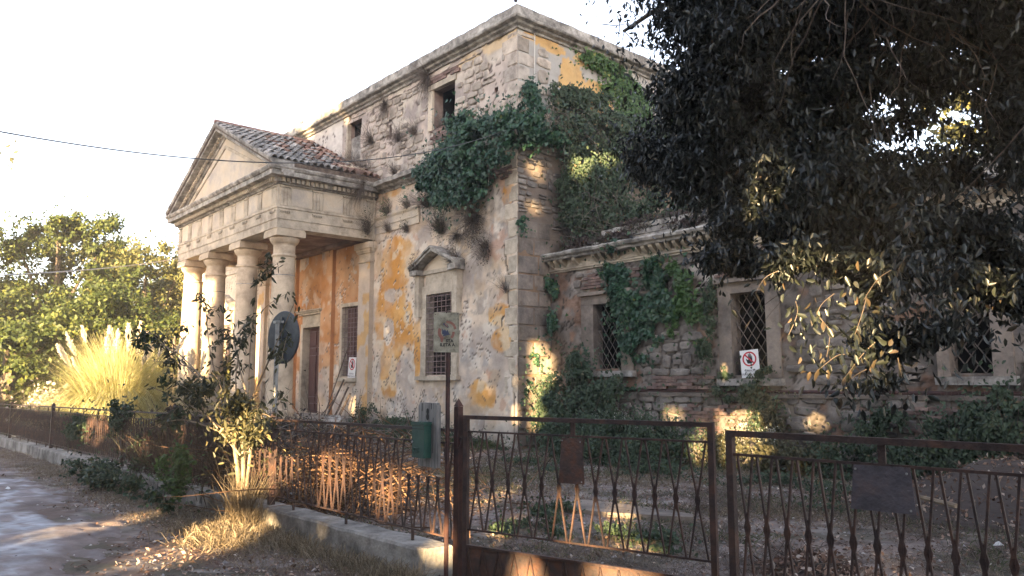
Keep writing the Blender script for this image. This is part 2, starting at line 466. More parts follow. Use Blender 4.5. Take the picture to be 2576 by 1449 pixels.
def N2(u, z, sc, s=0, o=4): return fbm(np.stack([u * sc, z * sc, u * 0 + s * 3.1], 1), s, o)

OR_POS = [(-20.55, 5.35, 1.15, .95), (-20.9, 3.9, 1.0, 1.5), (-20.2, 3.3, 1.0, .9), (-20.9, 2.2, .75, 1.1), (-15.6, 3.4, .5, .35), (-15.5, 2.75, .5, .35), (-16.3, 1.3, .7, .45), (-19.35, 2.8, .25, 1.2), (-21.0, 7.75, .6, .25), (-15.2, 6.6, .3, .3)]
OR_NEG = [(-20.8, 4.38, .55, .22), (-21.0, 3.25, .3, .5), (-20.0, 1.9, .5, .9), (-19.55, 4.55, .28, .7)]
WIN_A = (-18.88, -17.62, 1.87, 4.2); WIN_A2 = (-35.28, -34.02, 1.87, 4.2)
WIN_B = (-24.0, -22.8, 1.85, 4.2); WIN_B2 = (-30.1, -28.9, 1.85, 4.2)
DOOR = (-26.95, -25.6, .55, 3.65)
CRACK = [(-15.41, 5.24), (-15.33, 4.7), (-15.2, 4.35), (-15.26, 3.9), (-15.18, 3.5), (-15.24, 3.2), (-15.05, 2.8), (-15.12, 2.4), (-15.08, 1.9), (-14.98, 1.3), (-15.02, .7), (-14.97, .1)]
def crack_m(u, z, pts, wd):
    d = np.full(len(u), 9.)
    for (a, b), (c, e) in zip(pts[:-1], pts[1:]):
        A = np.array([a, b]); B = np.array([c, e]); P = np.stack([u, z], 1); t = np.clip(((P - A) @ (B - A)) / ((B - A) @ (B - A)), 0, 1)
        d = np.minimum(d, np.linalg.norm(P - A - t[:, None] * (B - A), axis=1))
    return d < wd
def iso(u, z, sc, s, w, gate=.5):
    a = N2(u, z, sc, s, 5); return (abs(a - .5) < w) & (N2(u, z, sc * .6, s + 50) > gate)
def fac_masks(u, z):
    om = ell(u, z, OR_POS, 3, .8, 1.7) + (N2(u, z, 7, 45) - .5) * .7; on = ell(u, z, OR_NEG, 8, .8, 2.4) + (N2(u, z, 8, 46) - .5) * .5
    o1 = (om > 0) & (on < 0)
    inner = (u < -22.75) & (u > -30.15); o2 = inner & (z > 2.0 + (N2(u, z, .9, 4) - .5) * 1.5) & (N2(u, z, 1.3, 9) < .68)
    spall = ell(u, z, [(-16.8, 6.2, 1.7, 1.5), (-17.9, 7.3, 1.2, .9), (-16.6, 4.6, .9, 1.0)], 12, .6, 1.4)
    fac_masks.o = np.clip(sstep(0, .45, om) * sstep(.08, -.1, on), 0, 1) * o1
    return o1, o2, spall
def fac_col(u, z):
    c = lerp((.49, .42, .365), (.74, .61, .475), sstep(.36, .62, N2(u, z, 1.1, 1)))
    c = over(c, (.74, .67, .57), sstep(.55, .62, N2(u, z, 2.3, 2)) * .8)
    c = over(c, (.36, .345, .34), sstep(.6, .68, N2(u, z, 3.1, 5)) * .6)
    c = over(c, (.56, .40, .24), sstep(.55, .66, N2(u, z, 1.7, 15)) * .55)
    c = over(c, (.56, .35, .25), sstep(.66, .70, N2(u, z, 2.0, 6)) * .7)
    o1, o2, sp = fac_masks(u, z)
    t = N2(u, z, 1.3, 7)
    org = lerp((.62, .30, .075), (.72, .42, .15), sstep(.35, .65, t)); org = over(org, (.76, .62, .42), sstep(.56, .66, N2(u, z, 2.5, 21)) * .8)
    mk = fac_masks.o * (.55 + .45 * sstep(.3, .6, N2(u, z, 1.9, 24))); c = c * (1 - mk[:, None]) + org * mk[:, None]
    sal = lerp((.52, .25, .10), (.60, .36, .20), sstep(.35, .65, t)); sal = over(sal, (.62, .48, .36), sstep(.56, .64, N2(u, z, 2.1, 11)) * .7)
    c = np.where(o2[:, None], sal, c)
    c = over(c, (.42, .36, .31), np.clip((sp > 0) * sstep(.5, .6, N2(u, z, 4, 3)), 0, 1) * .8)
    pale = (u < -31.2)
    c = np.where(pale[:, None], lerp((.62, .52, .40), (.72, .63, .50), t), c)  # yellowish plaster left of the portico; sunlit paleness put into its colour
    pits = (N2(u, z, 9, 31) > .80) | iso(u, z, 1.1, 33, .0045, .5) | iso(u, z, 2.3, 35, .006, .54)
    c = np.where(pits[:, None], np.array([[.17, .14, .115]]), c); hi = iso(u, z + .05, 1.1, 33, .0045, .5); c = over(c, (.74, .69, .62), hi * .7)  # pits and cracks coloured dark; highlight painted just below the cracks
    ck = crack_m(u, z, CRACK, .028) | crack_m(u, z, [(-17.6, 1.5), (-17.4, 1.0), (-17.5, .6)], .02) | crack_m(u, z, [(-15.18, 3.5), (-15.5, 3.3), (-15.45, 3.0)], .02)
    c = np.where(ck[:, None], np.array([[.05, .04, .035]]), c)  # crack painted near-black for the shade of its depth, plus dirt
    low = sstep(1.0, 0., z + (N2(u, z, 1.2, 17) - .5)); c = over(c, (.36, .34, .30), low * .6)
    return c
def fac_disp(u, z):
    o1, o2, sp = fac_masks(u, z)
    d = (N2(u, z, 1.5, 41) - .5) * .03 + (N2(u, z, 6, 42) - .5) * .018
    d = d + sstep(.54, .56, N2(u, z, 2.3, 2)) * .008 + o1 * .012
    d = d - sstep(0, .3, sp) * .02 + (sp > 0) * (N2(u, z, 7, 43) - .5) * .07
    d = d - (N2(u, z, 9, 31) > .80) * .03 - iso(u, z, 1.1, 33, .0045, .5) * .012 - crack_m(u, z, CRACK, .028) * .06
    return d

villa = thing('abandoned_villa', 'derelict two storey villa with columned portico, peeling orange plaster and bare rubble upper floor', 'building', (-20, 13, 0))
wall_lo = fix0(wall_grid('plaster_wall', 'Y', YF, -38.05, XC, -.4, 8.2, .048, [WIN_A, WIN_A2, WIN_B, WIN_B2, DOOR], fac_col, fac_disp, 'plaster', villa, label='ground floor wall with patchy orange and grey plaster'))

# upper storey front wall
U1 = (-18.72, -17.64, 9.16, 10.42); U2 = (-23.95, -23.07, 9.3, 10.72)
SL = (-21.24, -21.08, 9.5, 9.98); HO = (-15.82, -15.67, 9.5, 9.64)
def up_col(u, z):
    c = lerp((.38, .325, .295), (.60, .51, .44), sstep(.36, .62, N2(u, z, 1.3, 51))); c = np.where(iso(u, z, 1.6, 58, .012, .42)[:, None], np.array([[.15, .12, .10]]), c)
    c = over(c, (.66, .60, .50), sstep(.5, .6, N2(u, z, 2.1, 52)) * .6)
    c = over(c, (.66, .50, .30), (ell(u, z, [(-15.6, 10.9, .8, .25), (-17.0, 10.8, .5, .2)], 53, .3, 2) > 0) * .8)
    c = np.where((u < -24.4)[:, None], lerp((.58, .54, .50), (.70, .66, .60), N2(u, z, 1.6, 55)), c)
    c = np.where((N2(u, z, 8, 57) > .70)[:, None], np.array([[.14, .11, .10]]), c)
    return c
def up_disp(u, z): return (N2(u, z, 2, 61) - .5) * .05 + (N2(u, z, 7, 62) - .5) * .05 - iso(u, z, 1.6, 58, .012, .42) * .03
wall_up = fix0(wall_grid('upper_wall', 'Y', YF, -38.05, XC, 8.0, 11.05, .06, [U1, U2, SL, HO], up_col, up_disp, 'plaster', villa, label='rubble stone wall of the upper floor with plaster fallen off'))
# side walls (facing +X)
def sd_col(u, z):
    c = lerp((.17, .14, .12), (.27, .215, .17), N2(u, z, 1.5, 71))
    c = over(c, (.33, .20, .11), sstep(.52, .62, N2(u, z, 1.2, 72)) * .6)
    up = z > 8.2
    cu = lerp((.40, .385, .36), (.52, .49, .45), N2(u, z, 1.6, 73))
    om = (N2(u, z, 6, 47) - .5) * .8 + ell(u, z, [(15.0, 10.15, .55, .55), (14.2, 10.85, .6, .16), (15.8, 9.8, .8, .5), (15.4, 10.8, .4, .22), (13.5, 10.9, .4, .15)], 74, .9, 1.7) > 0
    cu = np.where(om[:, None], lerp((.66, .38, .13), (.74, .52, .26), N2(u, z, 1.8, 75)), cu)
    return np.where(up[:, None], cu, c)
def sd_disp(u, z): return (N2(u, z, 2.2, 76) - .5) * .05 + (N2(u, z, 7, 77) - .5) * .03
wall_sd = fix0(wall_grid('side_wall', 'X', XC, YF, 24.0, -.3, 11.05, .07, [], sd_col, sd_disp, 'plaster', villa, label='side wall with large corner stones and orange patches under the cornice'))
# back, left, roof, floor slab
mb = MB(); mb.box(-38.0, -14.95, 23.8, 24.0, -.3, 11.0); mb.box(-38.05, -37.9, 13.0, 23.8, -.3, 11.0); mb.build('back_wall', 'carved_stone', villa)
mb = MB(); mb.box(-38.2, -14.8, 13.0, 24.1, 11.3, 11.4); mb.build('roof', 'soffit', villa)

# ---------- rubble stones
def stone_meshes(m, n=14, sx=(.9, 1.0)):
    out = []
    for k in range(n):
        r = random.Random(100 + k); q = 9; V = []; F = []
        ang = [2 * math.pi * (i + r.uniform(-.25, .25)) / q for i in range(q)]
        def sup(t):  # rounded rectangle
            c, s_ = math.cos(t), math.sin(t); e = 2 / 3.6
            return (math.copysign(abs(c) ** e, c) * .5 * r.uniform(.86, 1.04), math.copysign(abs(s_) ** e, s_) * .5 * r.uniform(.86, 1.04))
        O = [sup(a) for a in ang]
        for (x, z) in O: V.append((x, .6, z))
        for (x, z) in O: V.append((x, -.15, z))
        for (x, z) in O: V.append((x * .86 + r.uniform(-.03, .03), -.5 - r.uniform(0, .25), z * .80 + r.uniform(-.03, .03)))
        V.append((r.uniform(-.1, .1), -.75 - r.uniform(-.1, .3), r.uniform(-.1, .1)))
        for i in range(q):
            j = (i + 1) % q
            F += [(i, j, q + j, q + i), (q + i, q + j, 2 * q + j, 2 * q + i), (2 * q + i, 2 * q + j, 3 * q)]
        out.append(np_mesh('stone', np.array(V), F, m))
    return out
def stone_field(name, plane, c, regs, holes, hs, ws, m, parent, depth=.05, prob=1.0, ok=None, cap=300, gap=.025, jit=.18, variants=14, seed=5, proud=.02):
    r = random.Random(seed); ML = stone_meshes(m, variants); cand = []
    for (u0, u1, z0, z1) in regs:
        z = z0
        while z < z1 - .05:
            h = min(r.uniform(*hs), z1 - z); u = u0 + r.uniform(-.1, 0)
            while u < u1 - .06:
                wd = min(r.uniform(*ws), u1 - u)
                hh = h
                n = 2 if (h > hs[0] * 1.25 and r.random() < .22) else 1
                for q in range(n):
                    cu, cz = u + wd / 2, z + h * (q + .5) / n + r.uniform(-jit, jit) * h * .4
                    W, H_ = wd - gap, h / n - gap
                    if any(cu + W / 2 > a and cu - W / 2 < b and cz + H_ / 2 > e and cz - H_ / 2 < f for (a, b, e, f) in holes): continue
                    if r.random() > prob or (ok and not ok(cu, cz)): continue
                    cand.append((W * H_, cu, cz, W * r.uniform(.92, 1.1), H_ * r.uniform(.9, 1.15)))
                u += wd
            z += h
    cand = cand if len(cand) <= cap else sorted(cand, reverse=True)[:cap]
    for (_, cu, cz, W, H_) in cand:
        d = depth * r.uniform(.6, 1.2)
        loc = (cu, c - proud, cz) if plane == 'Y' else (c + proud, cu, cz)
        add(name, r.choice(ML), parent, loc=loc, rot=(0, r.uniform(-.06, .06), 0 if plane == 'Y' else math.pi / 2), scale=(W, d, H_))
    return len(cand)
n = stone_field('stone', 'Y', YF, [(-24.4, XC - .48, 8.28, 10.86)], [U1, U2, SL, HO, (-19.0, -18.72, 9.1, 10.5), (-18.9, -17.5, 10.42, 10.68)], (.17, .32), (.24, .6), 'stone', wall_up, .035, .93,
            lambda u, z: fbm(np.array([[u * .9, z * .9, 4.]]), 2, 3)[0] < .62, cap=270, jit=.5)
# corner ashlar blocks, front strip and side face
z = 0.05; k = 0; r = random.Random(3); AM = stone_meshes('ashlar', 6); UM = stone_meshes('stone', 6)
def block(nm, mt, x0, x1, y0, y1, z0, z1, parent, e=.012):
    mb = MB(); mb.box(x0, x1, y0, y1, z0, z1); me = mb.mesh(nm, mt); 
    return mb
def quoin(u0, u1, z0, z1, plane, mt, parent, c, pr=.02):
    """a dressed block with worn edges: bevelled face of 5x4 points, a little uneven"""
    nu, nz = 5, 4; V = []; F = []
    for j in range(nz):
        for i in range(nu):
            fu, fz = i / (nu - 1), j / (nz - 1); e = (i in (0, nu - 1)) or (j in (0, nz - 1))
            u = u0 + (u1 - u0) * fu; zz = z0 + (z1 - z0) * fz; d = (-.018 if e else pr * .8 + random.uniform(-.012, .012))
            if not e: u += random.uniform(-.01, .01)
            else: pass
            V.append((u, c - d, zz) if plane == 'Y' else (c + d, u, zz))
    # pull the first inner ring close to the edge
    for j in range(nz):
        for i in range(nu):
            if 0 < i < nu - 1 and 0 < j < nz - 1:
                q = j * nu + i; fu = {1: .05, nu - 2: .95}.get(i, i / (nu - 1)); fz = {1: .06, nz - 2: .94}.get(j, j / (nz - 1))
                u = u0 + (u1 - u0) * fu + random.uniform(-.012, .012); zz = z0 + (z1 - z0) * fz + random.uniform(-.012, .012)
                V[q] = (u, V[q][1], zz) if plane == 'Y' else (V[q][0], u, zz)
    for j in range(nz - 1):
        for i in range(nu - 1):
            q = j * nu + i; F.append((q, q + 1, q + nu + 1, q + nu))
    mb = MB(); mb.raw(V, F); mb.build('quoin', mt, parent)
while z < 7.6:
    h = r.uniform(.40, .50)
    if z + h > 7.7: h = 7.7 - z
    wf = .52 if k % 2 else .36
    if z > 1.0: quoin(XC - wf, XC - .0, z + .008, z + h - .008, 'Y', 'carved_stone', wall_lo, YF, .022)
    a = .55 if k % 2 else .72
    if z < 5.7:
        quoin(YF + .0, YF + a - .01, z + .01, z + h - .01, 'X', 'ashlar', wall_sd, XC)
        quoin(YF + a + .01, YW + .02, z + .01, z + h - .01, 'X', 'ashlar', wall_sd, XC)
    z += h; k += 1
z = 8.3; k = 0
while z < 10.9:
    h = r.uniform(.36, .46); h = min(h, 10.95 - z)
    wf = .62 if k % 2 else .40
    quoin(XC - wf, XC, z + .01, z + h - .01, 'Y', 'stone', wall_up, YF, .03)
    quoin(YF, YF + (.42 if k % 2 else .66), z + .01, z + h - .01, 'X', 'stone', wall_sd, XC, .03)
    z += h; k += 1
stone_field('stone', 'X', XC, [(YF + .75, 17.2, 8.4, 10.7)], [(14.6, 16.6, 9.3, 10.9)], (.28, .4), (.4, .7), 'stone', wall_sd, .03, .75, cap=40, seed=9)
stone_field('stone', 'X', XC, [(YW + .1, 17.5, 5.6, 7.7)], [], (.14, .22), (.24, .5), 'wing_stone', wall_sd, .04, .8, cap=90, seed=10)

stone_field('stone', 'X', XC, [(YF + .02, YW + .1, 6.05, 7.7)], [], (.10, .2), (.22, .42), 'wing_stone', wall_sd, .03, .85, cap=60, seed=12)
# window reveals of the upper floor: sides, head, sill, near-black box behind in place of room shade
def reveal(hole, y, depth, mt, parent, name='window_reveal', room=True, t=.1):
    a, b, e, f = hole
    mb = MB(); mb.box(a - t, a, y + .03, y + depth, e - t, f + t); mb.box(b, b + t, y + .03, y + depth, e - t, f + t)
    mb.box(a, b, y + .03, y + depth, f, f + t); mb.box(a, b, y + .03, y + depth, e - t, e)
    o = mb.build(name, mt, parent)
    if room:
        q = MB(); q.box(a - .02, b + .02, y + depth + .9, y + depth + .95, e - .05, f + .05); q.box(a - .1, a - .02, y + depth, y + depth + .95, e - .05, f + .05)
        q.box(b + .02, b + .1, y + depth, y + depth + .95, e - .05, f + .05); q.box(a - .1, b + .1, y + depth, y + depth + .95, f + .05, f + .1); q.box(a - .1, b + .1, y + depth, y + depth + .95, e - .1, e - .05)
        q.build('dark_interior', 'dark_room', o)
    return o
for h_ in (U1, SL, HO): reveal(h_, YF, .35, 'soffit', wall_up)
a, b, e, f = U1
mb = MB(); mb.box(a - .22, a - .005, YF - .05, YF + .1, e, f - .02); mb.build('window_jamb', 'tympanum', wall_up, wear=.012)
mb = MB(); mb.box(a - .22, b + .1, YF - .05, YF + .1, f, f + .17); mb.build('window_lintel', 'carved_stone', wall_up, wear=.02)
mb = MB(); mb.box(a - .1, b + .04, YF - .04, YF + .3, e - .045, e); mb.build('window_sill', 'brick', wall_up, wear=.012)
a, b, e, f = U2
reveal(U2, YF, .25, 'soffit', wall_up)
mb = MB(); mb.box(a, b, YF + .12, YF + .2, e, 10.2); mb.build('blocked_panel', 'wing_plaster', wall_up)
me = wall_up.data
for o in list(wall_up.children):
    if o.name.startswith('blocked_panel'):
        o.data.materials.clear(); o.data.materials.append(MATS['concrete'])
mb = MB(); mb.box(a - .14, a, YF - .035, YF + .1, e, f); mb.build('window_jamb', 'carved_stone', wall_up, wear=.02)
# brick courses under the first upper window
r = random.Random(4)
BM = []
for k in range(5):
    mb = MB(); mb.box(-.5, .5, -.5, .5, -.5, .5); co = np.array(mb.v) + np.array([[r.uniform(-.05, .05) for _ in range(3)] for _ in range(8)]); mb.v = [tuple(p) for p in co]; BM.append(mb.mesh('brick', 'brick'))
def bricks(parent, y, x0, x1, z0, rows, L_=.26, h=.062, proud=.02, prob=.9, gap=.012, ok=None):
    for j in range(rows):
        x = x0 - (L_ / 2 if j % 2 else 0)
        while x < x1:
            if x >= x0 - .01 and r.random() < prob and (ok is None or ok(x + L_ / 2, z0 + j * (h + gap))):
                add('brick', r.choice(BM), parent, loc=(x + L_ / 2, y, z0 + (j + .5) * (h + gap)), rot=(0, r.uniform(-.03, .03), 0), scale=(L_ - gap, .1 + 2 * proud * r.uniform(.5, 1.2), h))
            x += L_
bricks(wall_up, YF, -18.8, -16.9, 8.72, 5, .3, .065)
bricks(wall_up, YF, -18.9, -17.5, 10.6, 2, .22, .09)
bricks(wall_lo, YF, -16.4, -15.2, 7.0, 8, .3, .065, prob=.6)

# ---------- cornices
CORN_UP = [(-.25, 0), (.06, 0), (.08, .05), (.17, .09), (.19, .14), (.31, .17), (.33, .21), (.33, .23), (.27, .235), (.27, .50), (.22, .53), (-.3, .53)]
sweep(CORN_UP, [(-38.4, YF, 11.0), (XC, YF, 11.0), (XC, 24.0, 11.0)], 'cornice_stone', 'parapet_cornice', villa, step=.1, wear=.022, label='weathered grey cornice with plain band along the roof edge')
CORN_MID = [(-.1, 0), (.05, 0), (.08, .06), (.20, .10), (.22, .16), (.38, .18), (.40, .30), (.36, .33), (.05, .42), (-.1, .42)]
sweep(CORN_MID, [(-21.6, YF, 7.74), (XC, YF, 7.74), (XC, 24.0, 7.74)], 'cornice_stone', 'middle_cornice', villa, step=.1, wear=.025, label='stone cornice between the two floors, stained and overgrown')
sweep(CORN_MID, [(-38.1, YF, 7.74), (-31.4, YF, 7.74)], 'carved_stone', 'middle_cornice', villa, step=.2, wear=.01)
ARCH = [(-.02, 0), (.05, 0), (.05, .22), (.075, .225), (.075, .42), (.10, .45), (.13, .50), (.13, .55), (-.02, .58)]
sweep(ARCH, [(-21.9, YF, 6.44), (-19.35, YF, 6.44)], 'tympanum', 'architrave_strip', villa, step=.1, wear=.02, label='broken end of a plaster architrave band')
sweep(ARCH, [(-38.1, YF, 6.44), (-31.0, YF, 6.44)], 'carved_stone', 'architrave_strip', villa, step=.3, wear=.01)

# ---------- windows with grilles
def grille(parent, x0, x1, z0, z1, y, nx, nz, rb=.011, mesh=False):
    for i in range(nx):
        x = x0 + (x1 - x0) * (i + .5) / nx; mb = MB(); mb.tube([(x, y, z0 + .0), (x, y, z1)], rb, 5); mb.build('bar', 'iron', parent)
    for j in range(nz):
        z = z0 + (z1 - z0) * (j + .5) / nz; mb = MB(); mb.tube([(x0, y - .02, z), (x1, y - .02, z)], rb, 5); mb.build('bar', 'iron', parent)
def shutter(parent, x0, x1, z0, z1, y):
    mid = (x0 + x1) / 2
    for a, b in ((x0, mid - .006), (mid + .006, x1)):
        mb = MB(); mb.box(a, b, y, y + .03, z0, z1); s_ = mb.build('shutter', 'door_wood', parent)
        mb = MB()
        for k in range(4):
            q0 = z0 + (z1 - z0) * k / 4 + .05; q1 = z0 + (z1 - z0) * (k + 1) / 4 - .05
            mb.box(a + .06, b - .06, y - .02, y, q0, q1)
        mb.build('shutter_panel', 'door_wood', s_)
def villa_window(hole, ped):
    a, b, e, f = hole
    w_ = reveal(hole, YF, .22, 'carved_stone', villa, name='window', room=False)
    if ped:
        mb = MB(); mb.box(a - .02, b + .02, YF + .75, YF + .8, e, f); mb.box(a - .1, a - .02, YF + .2, YF + .8, e, f); mb.box(b + .02, b + .1, YF + .2, YF + .8, e, f); mb.box(a - .1, b + .1, YF + .2, YF + .8, f, f + .05); mb.box(a - .1, b + .1, YF + .2, YF + .8, e - .05, e); mb.build('dark_interior', 'dark_room', w_)
    else: shutter(w_, a, b, e, f, YF + .18)
    if ped:
        mb = MB(); mb.box(a - .26, a, YF - .07, YF + .04, e - .04, f); mb.box(b, b + .26, YF - .07, YF + .04, e - .04, f); mb.box(a - .26, b + .26, YF - .07, YF + .04, f, f + .26)
        mb.build('window_surround', 'carved_stone', w_, wear=.008)
        mb = MB(); mb.box(a - .05, b + .05, YF - .05, YF + .04, f + .265, 4.86); mb.build('frieze_panel', 'carved_stone', w_)
        mb = MB()
        for s0 in (a - .42, b + .2): mb.box(s0, s0 + .2, YF - .20, YF + .04, 3.55, 4.78)
        mb.build('bracket', 'carved_stone', w_, wear=.012)
        cx = (a + b) / 2; hw = (b - a) / 2 + .50; z0 = 4.78; zt = 5.42
        mb = MB()
        for s0 in (a - .50, b + .14): mb.box(s0, s0 + .36, YF - .34, YF + .02, z0, z0 + .16)
        mb.build('bracket_cap', 'cornice_stone', w_, wear=.02)
        mb = MB(); mb.box(a - .14, b + .14, YF - .10, YF + .02, z0 + .02, z0 + .13); mb.build('pediment_base', 'carved_stone', w_, wear=.012)
        mb = MB(); mb.raw([(a - .2, YF - .03, z0 + .13), (b + .2, YF - .03, z0 + .13), (cx, YF - .03, zt - .05)], [(0, 1, 2)]); mb.build('tympanum', 'tympanum', w_)
        for s_ in (-1, 1):      # raking cornice slabs with depth
            mb = MB(); n_ = 9; V = []; F = []
            for i in range(n_):
                t = i / (n_ - 1); x = cx + s_ * hw * (1 - t); z = z0 + .13 + (zt - z0 - .13) * t
                for (yy, zz) in ((YF + .02, z), (YF - .36, z), (YF - .36, z + .07), (YF - .41, z + .08), (YF - .41, z + .14), (YF + .02, z + .15)): V.append((x, yy, zz))
            for i in range(n_ - 1):
                for q in range(6):
                    F.append((i * 6 + q, i * 6 + (q + 1) % 6, (i + 1) * 6 + (q + 1) % 6, (i + 1) * 6 + q))
            F += [tuple(range(6)), tuple((n_ - 1) * 6 + q for q in range(6))]
            mb.raw(V, F); mb.build('raking_cornice', 'cornice_stone', w_, wear=.02)
        mb = MB(); mb.box(a - .42, b + .36, YF - .16, YF + .03, e - .16, e - .045); mb.build('window_sill', 'carved_stone', w_, wear=.012)
    else:
        mb = MB(); mb.box(a - .15, a, YF - .04, YF + .04, e - .04, f); mb.box(b, b + .06, YF - .04, YF + .04, e - .04, f); mb.box(a - .15, b + .06, YF - .04, YF + .04, f, f + .13)
        mb.build('window_surround', 'carved_stone', w_, wear=.01)
        mb = MB(); mb.box(a - .25, b + .05, YF - .14, YF + .03, e - .17, e - .045); mb.build('window_sill', 'carved_stone', w_, wear=.015)
    grille(w_, a, b, e - .02, f, YF + .03 if not ped else YF - .03, 6, 15)
    if ped:                     # loose wire netting over the bars
        mb = MB()
        for i in range(17):
            x = a + (b - a) * i / 16; mb.tube([(x + RNG.normal() * .006, YF - .05, e + (f - e) * k / 10) for k in range(11)], .0022, 3, cap=False)
        for j in range(30):
            z = e + (f - e) * j / 29; mb.tube([(a + (b - a) * k / 8, YF - .05, z + RNG.normal() * .008) for k in range(9)], .0022, 3, cap=False)
        mb.build('wire_netting', 'iron', w_, kind='stuff')
    return w_
villa_window(WIN_A, True); villa_window(WIN_A2, True); villa_window(WIN_B, False); villa_window(WIN_B2, False)

# ---------- door
a, b, e, f = DOOR
dr = reveal(DOOR, YF, .32, 'carved_stone', villa, name='doorway', room=False)
mb = MB(); mb.box(a - .17, a, YF - .06, YF + .04, e, f); mb.box(b, b + .17, YF - .06, YF + .04, e, f); mb.box(a - .17, b + .17, YF - .06, YF + .04, f, f + .14); mb.build('door_surround', 'carved_stone', dr, wear=.006)
mb = MB(); mb.box(a - .10, b + .10, YF - .03, YF + .04, f + .145, 4.16); mb.build('frieze_panel', 'carved_stone', dr)
mb = MB(); mb.box(a - .28, b + .28, YF - .22, YF + .03, 4.17, 4.22); mb.box(a - .22, b + .22, YF - .15, YF + .03, 4.10, 4.168); mb.box(a - .33, b + .33, YF - .28, YF + .03, 4.222, 4.27); mb.build('door_cornice', 'carved_stone', dr, wear=.006)
mid = (a + b) / 2
for (p, q) in ((a, mid - .005), (mid + .005, b)):
    mb = MB(); mb.box(p, q, YF + .24, YF + .29, e, f); L1 = mb.build('door_leaf', 'door_wood', dr)
    for (z0, z1) in ((.68, .88), (.98, 1.12), (1.22, 2.62), (2.74, 2.9), (3.0, 3.5)):
        mb = MB(); mb.box(p + .09, q - .09, YF + .205, YF + .238, z0, z1); mb.build('door_panel', 'door_wood', L1)
        mb = MB(); mb.box(p + .07, q - .07, YF + .195, YF + .204, z1 - .0, z1 + .02); mb.build('door_moulding', 'iron', L1)

# ---------- pilasters against the inner wall
for (x0, x1, pr, cap) in ((-22.74, -21.95, .16, True), (-30.98, -30.2, .16, True), (-25.4, -24.6, .14, False), (-28.4, -27.5, .14, False)):
    def pc(u, z): return fac_col(u if not cap else u + 4, z)
    if cap:
        c_ = 'tympanum' if False else 'column_stone'
        mb = MB(); mb.box(x0 + .04, x1 - .04, YF - pr, YF + .02, .3, 5.55); pil = mb.build('pilaster', 'plaster', villa)
        # plaster colour from the wall's own pattern
        me_ = pil.data
        zs = np.linspace(.3, 5.55, 60); us = np.linspace(x0 + .04, x1 - .04, 12); U_, Z_ = np.meshgrid(us, zs); u_, z_ = U_.ravel(), Z_.ravel()
        colr = lerp((.52, .47, .42), (.62, .50, .38), N2(u_, z_, 1.5, 91)); colr = over(colr, (.62, .38, .14), (N2(u_, z_, 1.4, 92) > .56) * .8)
        Fq = np.array([[j * 12 + i, j * 12 + i + 1, (j + 1) * 12 + i + 1, (j + 1) * 12 + i] for j in range(59) for i in range(11)])
        f_ = np_mesh('pilaster_face', np.stack([u_, YF - pr - .006 - (N2(u_, z_, 6, 93) - .5) * .01, z_], 1), Fq, 'plaster', col=colr, smooth=True)
        fix0(add('pilaster_face', f_, pil))
        at = me_.attributes.new('Col', 'FLOAT_COLOR', 'POINT'); at.data.foreach_set('color', np.tile(np.array([.5, .42, .33, 1.], dtype=np.float32), len(me_.vertices)))
        xm = (x0 + x1) / 2
        mb = MB()
        for (hw, p_, z0, z1) in ((.40, .04, 5.56, 5.62), (.36, .0, 5.622, 5.86), (.41, .05, 5.862, 5.92), (.45, .08, 5.922, 6.0), (.50, .13, 6.002, 6.2)): mb.box(xm - hw, xm + hw, YF - pr - p_, YF + .02, z0, z1)
        mb.build('pilaster_capital', 'column_stone', pil, wear=.01)
    else:
        zs = np.linspace(.3, 6.45, 90); us = np.linspace(x0, x1, 14); U_, Z_ = np.meshgrid(us, zs); u_, z_ = U_.ravel(), Z_.ravel()
        mb = MB(); mb.box(x0, x1, YF - pr, YF + .02, .3, 6.45); pil = mb.build('pilaster', 'plaster', villa)
        at = pil.data.attributes.new('Col', 'FLOAT_COLOR', 'POINT'); at.data.foreach_set('color', np.tile(np.array([.46, .23, .11, 1.], dtype=np.float32), len(pil.data.vertices)))
        Fq = np.array([[j * 14 + i, j * 14 + i + 1, (j + 1) * 14 + i + 1, (j + 1) * 14 + i] for j in range(89) for i in range(13)])
        f_ = np_mesh('pilaster_face', np.stack([u_, YF - pr - .006 - (N2(u_, z_, 6, 93) - .5) * .01, z_], 1), Fq, 'plaster', col=fac_col(np.clip(u_, -30, -22.9), z_), smooth=True)
        fix0(add('pilaster_face', f_, pil))

